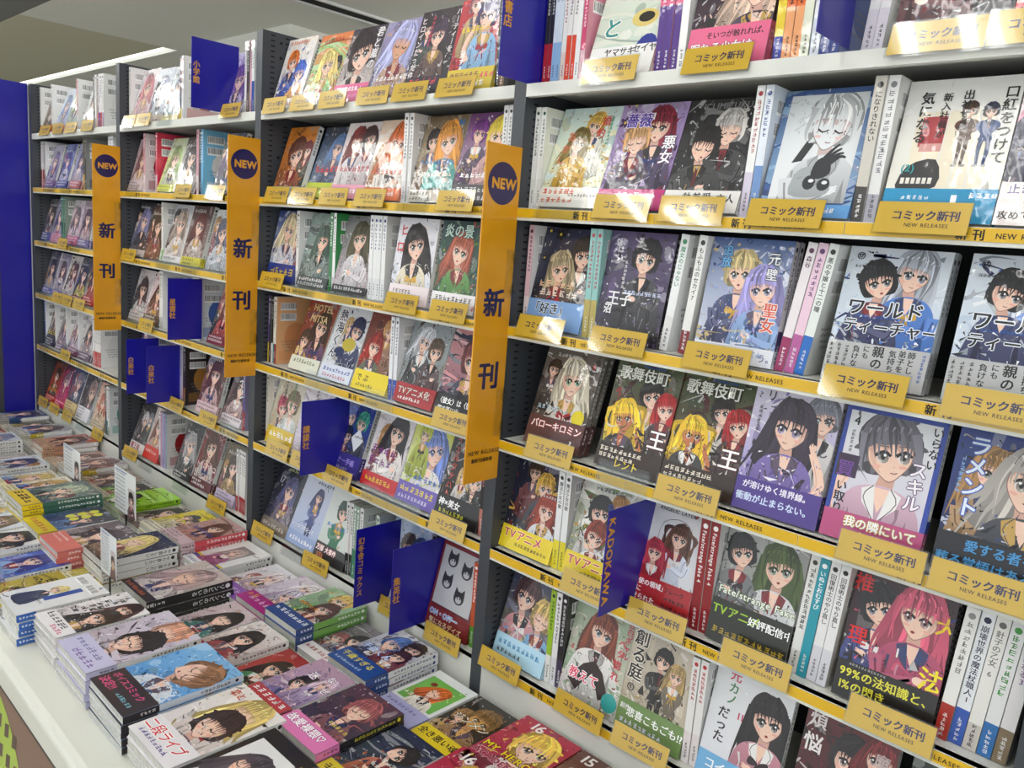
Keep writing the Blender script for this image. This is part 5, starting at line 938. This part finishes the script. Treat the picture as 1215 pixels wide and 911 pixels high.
o = empty('end_panel', (-3.74, -.06, 0)); tag(o, 'tall glossy blue end panel at the far end of the shelving', 'panel')
m = MB(); m.box(-.012, 0, -.055, .0595, TZ + .001, 1.96); m.build('board', 'blue_board', o)
m = MB(); m.box(-.014, .002, -.09, -.0552, TZ + .001, 1.962); m.build('edge_trim', 'dark_steel', o)
# ------------------------------------------------------------------ display table
TZ = .6
o = empty('display_table', (-1.8, -.32, 0)); tag(o, 'long white display table under stacks of comics along the shelving', 'table'); inv = Matrix.Translation((1.8, .32, 0))
x0, x1 = -4.6, .6; YE = -.645
prof = [(-.004, TZ - .04), (-.004, TZ), (YE + .016, TZ)] + [(YE + .016 - .016 * math.sin(a), TZ - .016 + .016 * math.cos(a)) for a in (.4, .8, 1.2, 1.57)] + [(YE, TZ - .055), (YE + .02, TZ - .055), (YE + .02, TZ - .04)]
m = MB(); m.prism(prof[::-1], x0, x1); a = m.build('table_top', 'table_white', o)
m = MB(); m.box(x0, x1, YE + .003, YE + .03, TZ - .068, TZ - .0552); b = m.build('black_trim', 'trim_black', o)
m = MB(); m.box(x0, x1, YE + .012, -.01, .05, TZ - .0685); m2 = m
new_mat('brown_board', '#8a6d5c', .6, noise=.06, nscale=12); c = m.build('body', 'brown_board', o)
m = MB(); m.box(x0, x1, YE + .05, -.02, 0, .05); d = m.build('plinth', 'trim_black', o)
g = MB(); A = Art(9, (-9, 9, -9, 9)); rng = random.Random(4)
A.blob([(-2.0, .3), (-1.95, .46), (-1.8, .5), (-1.68, .44), (-1.62, .3), (-1.7, .15), (-1.9, .12)], '#b9cf5a')
for k in range(6):
    for j in range(4): A.poly([(-1.94 + .05 * k, .2 + .07 * j), (-1.91 + .05 * k, .21 + .07 * j), (-1.90 + .05 * k, .245 + .07 * j), (-1.93 + .05 * k, .235 + .07 * j)], '#6d5848')
A.blob([(-1.6, .2), (-1.5, .42), (-1.42, .3), (-1.3, .44), (-1.25, .2)], '#b9cf5a'); A.stroke([(-2.1, .5), (-2.1, .1)], .004, .004, '#5a463a')
A.emit(g, lambda u, v, k: (u, YE + .0115 - k, v), 1); e = g.build('green_print', 'matte_print', o)
for p in (a, b, c, d, e): p.matrix_parent_inverse = inv

# ------------------------------------------------------------------ stacks on the table
def stack(corner, d, spec, n, t=.0135, z=None, rot=0, w=.128, back=False, jit=.003, z0=0):
    """corner: picture position of the aisle-side left corner of the top cover"""
    spec = dict(spec); spec['t'] = t; spec['d'] = d; spec['w'] = w; spec['h'] = w * 1.42 if w > .12 else .174
    zt = TZ + n * (t + .0016) + .001; p = on_z(*corner, zt) if len(corner) == 2 else np.array(corner)
    rng = random.Random(int(corner[0] * 13 + corner[1] * 7) & 0xffff); TAKEN.append((p[0], p[1], d))
    for k in range(n):
        top = k == n - 1
        jx, jy, jr = (0, 0, 0) if top else (rng.uniform(-jit, jit), rng.uniform(-jit, jit), rng.uniform(-.02, .02))
        zc = TZ + z0 + .0006 + (k + 1) * (t + .0016) - .0008
        if back: mm = Matrix.Translation((p[0] + w / 2 + jx, p[1] + jy, zc - t)) @ Matrix.Rotation(rot + jr, 4, 'Z') @ Matrix.Rotation(-math.pi / 2, 4, 'X') @ Matrix.Rotation(math.pi, 4, 'Z')
        else: mm = Matrix.Translation((p[0] + w / 2 + jx, p[1] + jy, zc)) @ Matrix.Rotation(rot + jr, 4, 'Z') @ Matrix.Rotation(-math.pi / 2, 4, 'X')
        lab = f'{d}, top of its stack on the table' if n > 1 and top else (f'{d}, lying flat on the table' if n == 1 else f'{NUM[n - 1 - k]} book down in stack under {d}')
        put_book(spec, mm, lab, 'comics stacked on the table', .6 if top else .1)
    return p
TAKEN = []
def V(bg, st, fg, ti=(), ob=None, sp=None, extra=None): return F(0, '', bg, st, fg, ti, ob, sp, extra=extra)
def AV(c1, c2, hair, cloth, ob=None, sp=None, st='p', ti=None):
    return V((c1, c2), st, [(.5, .95, .22, hair, cloth, '#556', 'l')], ti if ti is not None else [('~6', .12, 1.26, .1, light(c1, .7) if sum(rgb(c1)) < 1.2 else dark(c1, .6))], (ob[0], ob[1], []) if ob else None, sp)
def at(x, y): return (x, y, 0)
ZF = lambda L_: L_
OB = lambda h, c, *t: (h, c, list(t))
WSP = lambda c='#ecebea', f='#dcdcdc', tc='#333': (c, f, .25, tc, '')
def put(x, y, d, spec, n, **k): return stack((x, y, 0), d, spec, n, **k)
FY, MY, KY = -.577, -.381, -.192
# front row, from the camera end
put(-1.088, FY, 'black-framed pencil portrait comic', V(('#26242a', '#1c1a1e'), '', [], [('~4', .9, 1.2, .07, '#e0c03a', 'v')], OB(.12, '#e0c23a'), WSP('#2a282c'), white_portrait), 4, t=.0145)
put(-1.238, FY, 'white comic with sleeping blonde and dark-haired girls', V(('#ece9e6', '#dcd6da'), 'p', [(.62, 1.1, .2, '#e6d08a', '#e8dcd8', '#654', 'lc'), (.6, .72, .2, '#3c2f36', '#5a4a70', '#543', 'sc')], [('恋と', .06, 1.2, .13, '#d86a50'), ('~6', .7, .3, .06, '#888')], OB(.38, '#e8e6ea', ('二段ライブ', .03, .17, .17, '#d83f4c', 'h', '#fff'), ('~9', .1, .07, .07, '#5a4aa0'))), 4, t=.0148, w=.145)
put(-1.412, FY, 'sky blue comic with sleeping brown-haired figure', V(('#8ec4ec', '#4a98dc'), 'p', [(.62, .98, .23, '#9a7458', '#dfe8f2', '#654', 'sc', SKIN, -1.1)], [('~7', .6, .6, .08, '#e9f4fc'), ('~9', .5, .5, .06, '#e9f4fc')], OB(.4, '#38303a', ('ボイスコミック', .06, .24, .11, '#e0609a'), ('決定!!', .05, .09, .13, '#e0609a'), ('~6', .5, .1, .06, '#8fd0e0')), WSP('#dfe6f0', '#3a78c0')), 5, t=.0125, w=.152)
put(-1.583, FY, 'lavender comic with dark-haired pair and flowers', V(('#d8d2e0', '#c0b4c4'), 'p', [(.62, 1.15, .2, '#e0a890', '#d0c8d8', '#654', 'sc'), (.62, .72, .22, '#2a262e', '#4a4450', '#543', 'sc')], [], OB(.36, '#cfcde8', ('~7', .06, .2, .1, '#7a80b8'), ('~5', .3, .06, .12, '#8a70b8')), None), 5, t=.0125, w=.152)
put(-1.722, FY, 'white comic with black and rose figures', V(('#eceaec', '#e2d8dc'), 'p', [(.7, 1.15, .17, '#4a3438', '#8a4a54', '#754', 'l'), (.74, .72, .18, '#242026', '#2c2a34', '#543', 'l')], [('~5', .3, 1.2, .12, '#2a2a30', 'v'), ('~5', .16, 1.0, .12, '#2a2a30', 'v')], OB(.3, '#f0eef0', ('~6', .04, .16, .12, '#333'), ('~4', .5, .06, .1, '#e0508a'))), 5, t=.0125)
put(-1.868, -.605, 'white back cover with small blond picture', V(('#ebebec', '#e2e4e6'), '', [(.4, .8, .1, '#e0cf94', '#3a4a70', '#654', 's')], [('~9', .3, .4, .05, '#666')], None, ('#ececec', '#2f70c0', .2, '#333', ''), lambda A, r: (A.rect(.55, .5, .7, 1.1, '#3f62b0'), barcode(A, r, .1, 1.15, .35, .15), barcode(A, r, .52, 1.15, .35, .15))), 4, t=.0155, jit=.006)
put(-2.01, -.625, 'gold comic with black brushed characters', V(('#b9a83a', '#c9b84e'), 'b', [(.5, .5, .15, '#3a2a26', '#b03038', '#543', 's')], [('日本', .3, 1.1, .22, '#1c1a16'), ('~8', .06, .95, .1, '#2a261c')], None, WSP('#c9b84e')), 2)
for k, (d, c1, c2, hr, cl, nb) in enumerate([('deep blue starry comic', '#3a4ab0', '#6a90d8', '#3a3f90', '#8ab0e0', 2), ('white comic with black brush letters', '#ececea', '#e2e2e0', '#333', '#ddd', 3), ('pale blue-edged white comic', '#e6eaf0', '#cfd8e6', '#8a7a60', '#d0d4dc', 3), ('white comic with blond boy', '#ecebe4', '#d8e0ea', '#d8c080', '#4a78c8', 2), ('yellow-spined white comic', '#e6e8ec', '#dcdcd0', '#c8b06a', '#5a88d0', 2), ('mauve figure comic', '#c8bcc0', '#a89ca4', '#6a4a50', '#d8c8c4', 2)]):
    put(-2.16 - .142 * k, -.59, d + ', front row', AV(c1, c2, hr, cl, (.3, light(c1, .3))), nb)
# middle row
put(-.868, -.345, 'crimson comic numbered sixteen, nearer copy', V(('#b8284e', '#c04a6a'), 'sf', [(.6, .82, .26, '#ecc860', '#8a1f3a', '#743', 's')], [('16', .12, 1.18, .26, '#f6f2f2'), ('MY HERO', .04, .46, .17, '#f0e02a', 'h', '#7a1430'), ('ACADEMIA', .04, .28, .145, '#8a1840', 'h', '#f0b0c0')], None, ('#a8243a', '#a8243a', .2, '#fff', '')), 3)
put(-.985, MY, 'navy comic with reclining black-haired figure', V(('#2c3658', '#4a5a64'), 'b', [(.6, 1.05, .19, '#26242c', '#c06a44', '#543', 's', SKIN, -1.0)], [('~7', .5, .75, .1, '#e9ece6'), ('~7', .45, .6, .1, '#e9ece6')], OB(.26, '#e0d03a', ('~6', .06, .06, .14, '#26242a'))), 3, w=.113)
put(-1.116, MY, 'plum comic with rabbit-eared figure and pink band', V(('#6a4a58', '#2c3a54'), 'p', [(.6, .98, .2, '#b06a6c', '#8a5058', '#743', 'c')], [('~5', .5, .5, .08, '#e0d060')], OB(.36, '#e58ac0', ('故愛裸猥♡', .03, .16, .17, '#fff', 'h', '#b84a98')), ('#26242c', '#8a8a30', .2, '#d8d040', '')), 4, w=.128)
put(-1.235, MY, 'lilac comic with black-haired head and white title', V(('#c8a8bc', '#9a8ab4'), 'ps', [(.5, .82, .19, '#241f26', '#7d70b0', '#543', 's'), (.78, 1.1, .14, '#dfc8d8', '#b8a0c8', '#75a', 'l')], [('な', .62, 1.2, .18, '#fff', 'h', '#8a5a8a'), ('ぜ', .82, .92, .18, '#fff', 'h', '#8a5a8a'), ('迷', .3, 1.05, .2, '#fff', 'h', '#8a5a8a')], OB(.34, '#c0444e', ('~6', .05, .18, .14, '#fff'), ('~9', .06, .06, .08, '#fbe8e8'))), 4, w=.113)
put(-1.354, MY, 'red comic with girl in green', V(('#a8322f', '#c8504a'), 'p', [(.5, .95, .18, '#3a2a2a', '#3f9a5a', '#354', 'l')], [('~5', .55, 1.15, .14, '#e8d8d0')], OB(.34, '#e6d9b4', ('~5', .08, .14, .13, '#d8453c')), WSP('#4a9a7a', '#4a9a7a', '#fff')), 2, w=.113)
put(-1.472, MY, 'white and red-black comic with gold-lettered band', V(('#e4dedc', '#c8b4b0'), 's', [(.5, .95, .2, '#26242a', '#a8343a', '#543', 'l')], [('~6', .6, .5, .09, '#d86a6a')], OB(.34, '#a8302a', ('転生つよい', .04, .13, .16, '#f0c86a', 'h', '#7a1814'))), 3, w=.113)
put(-1.59, MY, 'pale pink comic with girl in teal kimono', V(('#d8c8cc', '#b8a0a8'), 'f', [(.64, 1.0, .21, '#2c282c', '#2f8a80', '#354', 'lc')], [], OB(.34, '#d8bcd8', ('~7', .06, .18, .1, '#7a5a9a'), ('~7', .06, .06, .1, '#7a5a9a'))), 3, w=.113)
put(-1.79, MY, 'black-spined comic with pale reclining figure', V(('#d4c8c4', '#8a8484'), 'p', [(.55, .9, .22, '#b8a0a0', '#e0d8d4', '#654', 'lc')], [], OB(.16, '#2c2a2c', ('~8', .05, .04, .08, '#e0803a')), ('#2a2a2c', '#2a2a2c', .2, '#e9e9e9', 'ゾンビのいる')), 3, t=.021, w=.14)
put(-2.03, -.445, 'plain yellow comic low beside white card', AV('#c9bb3e', '#d6c94e', '#b8a840', '#d6cb60', (.2, '#e9e6c0'), ti=[('~6', .3, .8, .06, '#6a6020')]), 1)
put(-2.03, MY, 'blond-and-navy comic with white spine', V(('#39466a', '#2a2c3a'), 'p', [(.4, .9, .22, '#e0cc8a', '#8a6a50', '#865', 'lc')], [], None, ('#ecebea', '#ecebea', .2, '#222', 'やり直したい')), 3, t=.017, z0=.0165)
put(-2.186, -.435, 'violet-shadowed comic with coral paper band', V(('#5a4a58', '#b8a8ac'), 'p', [(.66, .9, .2, '#4a3648', '#d8d0d4', '#654', 'lc')], [('~6', .5, .8, .07, '#fff')], OB(.42, '#e0857c', ('~8', .04, .3, .06, '#fff'), ('~9', .04, .2, .05, '#fbe0dc')), WSP()), 4, w=.14)
put(-2.335, -.435, 'dark comic with lemon yellow blocks and yellow band', V(('#3c4444', '#4a6a9a'), 'p', [(.75, .95, .15, '#4a4a5a', '#5a88c0', '#467', 'l')], [], OB(.34, '#e0cc34', ('~6', .06, .12, .14, '#d05a6a')), WSP(), lambda A, r: [A.ell(.35 + .2 * (k % 2), 1.2 - .22 * (k // 2), .09, .09, '#e2e05a') for k in range(6)]), 4, w=.14)
put(-2.492, -.43, 'grey-green comic with bold yellow end band', V(('#6f7f80', '#8aa49a'), 'p', [(.5, .95, .2, '#b8c8b0', '#4a6a60', '#465', 's')], [], OB(.34, '#ead02c', ('~4', .06, .1, .2, '#2a2618')), ('#4a7a6a', '#e0cc2c', .25, '#fff', '')), 6, w=.145)
# back row, against the shelving
put(-.728, KY, 'brown comic numbered fifteen', V(('#6a4038', '#8a5a4c'), 'p', [(.6, .9, .25, '#8a5a44', '#a06a58', '#743', 'l')], [('15', .08, 1.18, .26, '#f4f0ee')], None, WSP('#5a3a34')), 3)
put(-.86, KY, 'crimson comic numbered sixteen, farther copy', V(('#b8284e', '#c04a6a'), 'sf', [(.62, .85, .27, '#ecc860', '#8a1f3a', '#743', 's')], [('16', .2, 1.2, .26, '#f6f2f2'), ('MY HERO', .04, .46, .175, '#f0e02a', 'h', '#7a1430'), ('ACADEMIA', .04, .27, .15, '#8a1840', 'h', '#f0b0c0')], None, ('#a8243a', '#a8243a', .2, '#fff', '')), 3)
put(-.977, KY, 'black and gold comic with yellow paper band', V(('#2a2620', '#4a3a2c'), 's', [(.55, 1.0, .24, '#8a6a3a', '#a8804a', '#a83', 's', '#d8ac68')], [('ジンメン', .1, .8, .19, '#f0ece0', 'h', '#222')], OB(.34, '#e8d32c', ('全き悪い魂', .03, .12, .17, '#1c1a14'))), 2, w=.113)
put(-1.096, KY, 'white comic with green picture of red-haired girl', V(('#e9ecec', '#e6e8ea'), '', [], [('7', .85, 1.34, .08, '#5a8a3a'), ('~6', .1, .62, .1, '#f6f6f0')], OB(.44, '#b8b8dc', ('~8', .06, .28, .09, '#7a78b8'), ('~6', .06, .1, .1, '#6aa87a')), WSP('#eef0f0', '#dfe6e0', '#5a8a3a'), green_frame), 2, w=.113)
put(-1.241, KY, 'white comic with blue-haired girl and deep blue band', V(('#e2e6ee', '#6a5a70'), 's', [(.4, 1.0, .19, '#5f86c8', '#3a3f6a', '#456', 's'), (.74, 1.12, .15, '#3a2a2c', '#8a2a34', '#543', 's'), (.76, .8, .14, '#4a2c30', '#7a2a34', '#543', 's')], [('千歳くん', .06, .6, .17, '#e4f0fa', 'h', '#3a70c0')], OB(.42, '#2a5aa0', ('千歳すぎる', .06, .22, .15, '#e6d84a'), ('~9', .06, .08, .07, '#cfe0f4')), WSP('#ecedf0', '#dfe0e6', '#3a4a8a')), 4)
put(-1.353, KY, 'grey comic with red-lettered white band', V(('#8f8a90', '#4a3a44'), 'b', [(.6, 1.0, .18, '#2f2a30', '#8a8498', '#543', 's')], [('~4', .3, .6, .12, '#e9e6e6')], OB(.36, '#ece9e8', ('~6', .04, .16, .12, '#b8323a'))), 2, w=.106)
put(-1.486, KY, 'green-spined comic with blond and brown-haired heads', V(('#a8c8a0', '#7a8a80'), 'p', [(.62, 1.15, .17, '#e0c070', '#7ab06a', '#465', 's'), (.7, .75, .17, '#5a2f30', '#c8b0a8', '#654', 'l')], [('~5', .1, .6, .1, '#f0a030')], OB(.34, '#3a5a98', ('~7', .05, .16, .13, '#f4f4f0')), ('#8cc06a', '#8cc06a', .2, '#fff', '')), 4, t=.0145)
put(-1.617, KY, 'silver-pink comic with magenta paper band', V(('#ded8e2', '#c8b8cc'), 'ps', [(.6, 1.1, .16, '#e6e0e6', '#c0a8c8', '#75a', 'l'), (.65, .7, .16, '#c8c0d0', '#b898b8', '#75a', 'l')], [], OB(.36, '#b02a8a', ('~5', .2, .14, .15, '#f0d0e6'), ('~2', .04, .2, .14, '#f0b03a')), ('#8a2a6a', '#8a2a6a', .2, '#fff', '')), 3)
put(-1.748, KY, 'silver comic with violet paper band', V(('#e0dee4', '#cfc4cc'), 'ps', [(.6, 1.0, .17, '#d8ccd0', '#c0a8b8', '#75a', 'l')], [], OB(.36, '#9a62c0', ('~6', .08, .14, .14, '#ecdcf6'))), 2)
put(-1.897, KY, 'white comic with striped band and grey photo', V(('#e9eaea', '#e2e4e6'), '', [], [('~7', .7, 1.1, .06, '#333')], OB(.2, '#e2e4e6', ('~6', .05, .06, .08, '#3a4a8a')), WSP(), lambda A, r: (A.rect(0, .22, 1, .3, '#3a5ab0'), A.rect(0, .3, 1, .36, '#d8c83a'), slit_photo(A, r))), 3)
put(-2.03, KY, 'rose-spined comic with blue swirling lettering', V(('#c8a8a8', '#a87a70'), 'b', [(.6, .95, .2, '#6a3a30', '#d89a8a', '#543', 'l')], [('~6', .15, .6, .14, '#5a68b8')], OB(.28, '#d8c0c8'), ('#dc5a64', '#dc5a64', .2, '#fff', '')), 4, t=.0165)
put(-2.166, KY, 'bright yellow comic with small black figures', V(('#e8d82a', '#dccb2c'), 'p', [(.4, .95, .12, '#2a2620', '#e8e0a0', '#543', 's'), (.65, .85, .12, '#4a4438', '#d8d0b8', '#543', 's')], [('~8', .3, 1.2, .08, '#5a5010')], OB(.26, '#ece9d8'), ('#e4d22a', '#e4d22a', .2, '#222', '')), 3, t=.0165)
put(-2.302, KY, 'muted comic with dark figures behind yellow one', AV('#b0a8a0', '#8a7a74', '#3a3034', '#a89088'), 2)
put(-2.44, KY, 'lime green comic near the ledge', V(('#a8dc2c', '#9ad028'), 'b', [(.3, .5, .16, '#3a3a3a', '#5a8a2a', '#465', 's')], [('~10', .1, .9, .07, '#4a7a10')], None, ('#a8dc2c', '#e9ece0', .2, '#333', '')), 3)
far = [('grey and lime comic', '#8a8a84', '#5a7a3a', '#3a3a3a', '#8ac02a', 2), ('brown figures comic', '#a8948a', '#7a6058', '#5a3a30', '#c8b0a0', 2), ('white purple-lettered comic', '#d8d4d8', '#b0a0a0', '#8a6a68', '#e0d4d0', 3), ('rose-brown comic', '#c8a8a0', '#a0887f', '#6a443c', '#d8b8b0', 2), ('red-banded orange comic', '#b8543c', '#c89a80', '#5a3028', '#d8a890', 4), ('silver and blue comic', '#c0c8d0', '#8a9ab0', '#6a6a78', '#a8b8cc', 2), ('white comic with blue and yellow spine', '#c8ccd0', '#7a8ab0', '#5a5a70', '#6a8ac0', 3), ('black and gold comic', '#3c3c38', '#8a803a', '#2a2a2a', '#c0b040', 2), ('navy-spined comic', '#5a6a98', '#3a5a8a', '#3a3a50', '#8aa0c8', 3)]
for k, (d, c1, c2, hr, cl, nb) in enumerate(far):
    put(-2.578 - .135 * k, KY, d + ', back row', AV(c1, c2, hr, cl, (.3, mixc(c1, '#e8e0c0', .5)), ('#e4e4e2', [c2, '#3a5aa8', '#d8c23a', '#b8402c'][k % 4], .45, '#fff', '')), nb, t=.015)
mid = [('pale comic with yellow corners', '#e6e2d2', '#dcd0b0', '#c8a86a', '#4a80d0', 4), ('blue-skied comic with blond boys', '#dcd8c8', '#8ab0e0', '#d0b878', '#3a6ac0', 3), ('white comic with blue block', '#e8ebf0', '#d0d8e4', '#4a5070', '#d0d8e0', 4), ('mauve and cream comic', '#cfc4c4', '#b8a8a8', '#6a5058', '#dcd0cc', 2), ('white comic with green spine', '#dcdfe4', '#c8ccd4', '#8a90a8', '#d8dce4', 5), ('rust-red comic', '#a8583c', '#8a4430', '#5a3428', '#c8845c', 4), ('dark figured comic', '#5a5048', '#3c3a3a', '#2a2424', '#8a7a68', 3), ('pink-white comic', '#e0d0d4', '#c8a8b0', '#a86a78', '#e8dcde', 4), ('blue-shadowed comic', '#6a7498', '#4a5478', '#3a3a50', '#8a94b8', 3)]
for k, (d, c1, c2, hr, cl, nb) in enumerate(mid):
    put(-2.64 - .142 * k, -.41, d + ', middle row', AV(c1, c2, hr, cl, (.28, mixc(c1, '#f0e070', .35)), ('#e6e6e4', ['#e0d04a', '#4a78c0', '#dcdcdc', '#b8a8b0', '#2f7a54'][k % 5], .6, '#444', '')), nb, t=.0145)

# ------------------------------------------------------------------ standing paper cards on the table
def table_card(x0, x1, y, z0, z1, label, seed):
    o = empty('table_card', (x0, y, z0)); tag(o, label, 'card', 'white comment cards on the table'); wd, ht = x1 - x0, z1 - z0
    m = MB(); m.box(0, wd, -.001, 0, 0, ht, rgb('#e6e9ea')); m.build('sheet', 'card_print', o)
    rng = random.Random(seed); A = Art(ht / wd); H = ht / wd
    for k in range(int(H / .075) - 1): A.scrib(rng, .05, H - .1 - .075 * k, 10, .045, '#777')
    A.rect(.05, H - .05, .6, H - .03, '#4a7ab0'); A.rect(.66, .06, .95, H * .66, '#cfc8c4'); figure(A, rng, .8, H * .42, .09, '#3a3238', '#8a5a68', '#543', 's')
    g = MB(); A.emit(g, lambda u, v, k: (u, -.0012 - k, v), wd); g.build('print', 'card_print', o)
    m = MB(); m.box(wd * .5 - .004, wd * .5 + .004, .0005, .0025, -(z0 - TZ) + .002, .05); m.box(wd * .5 - .004, wd * .5 + .004, -.003, .006, -(z0 - TZ) + .0005, -(z0 - TZ) + .002); m.build('stand', 'trim_black', o)
for (xa, xb, zt_, zb, yy, lab, sd) in ((-2.75, -2.60, .745, .645, -.1985, 'white comment card standing on the table, farthest of three', 1), (-2.32, -2.17, .78, .655, -.1985, 'white comment card beside the bright yellow comic', 2), (-1.895, -1.80, .765, .66, -.386, 'white comment card beside the blond-and-navy comic', 3)):
    table_card(xa, xb, yy, zb, zt_, lab, sd)

settle_books()
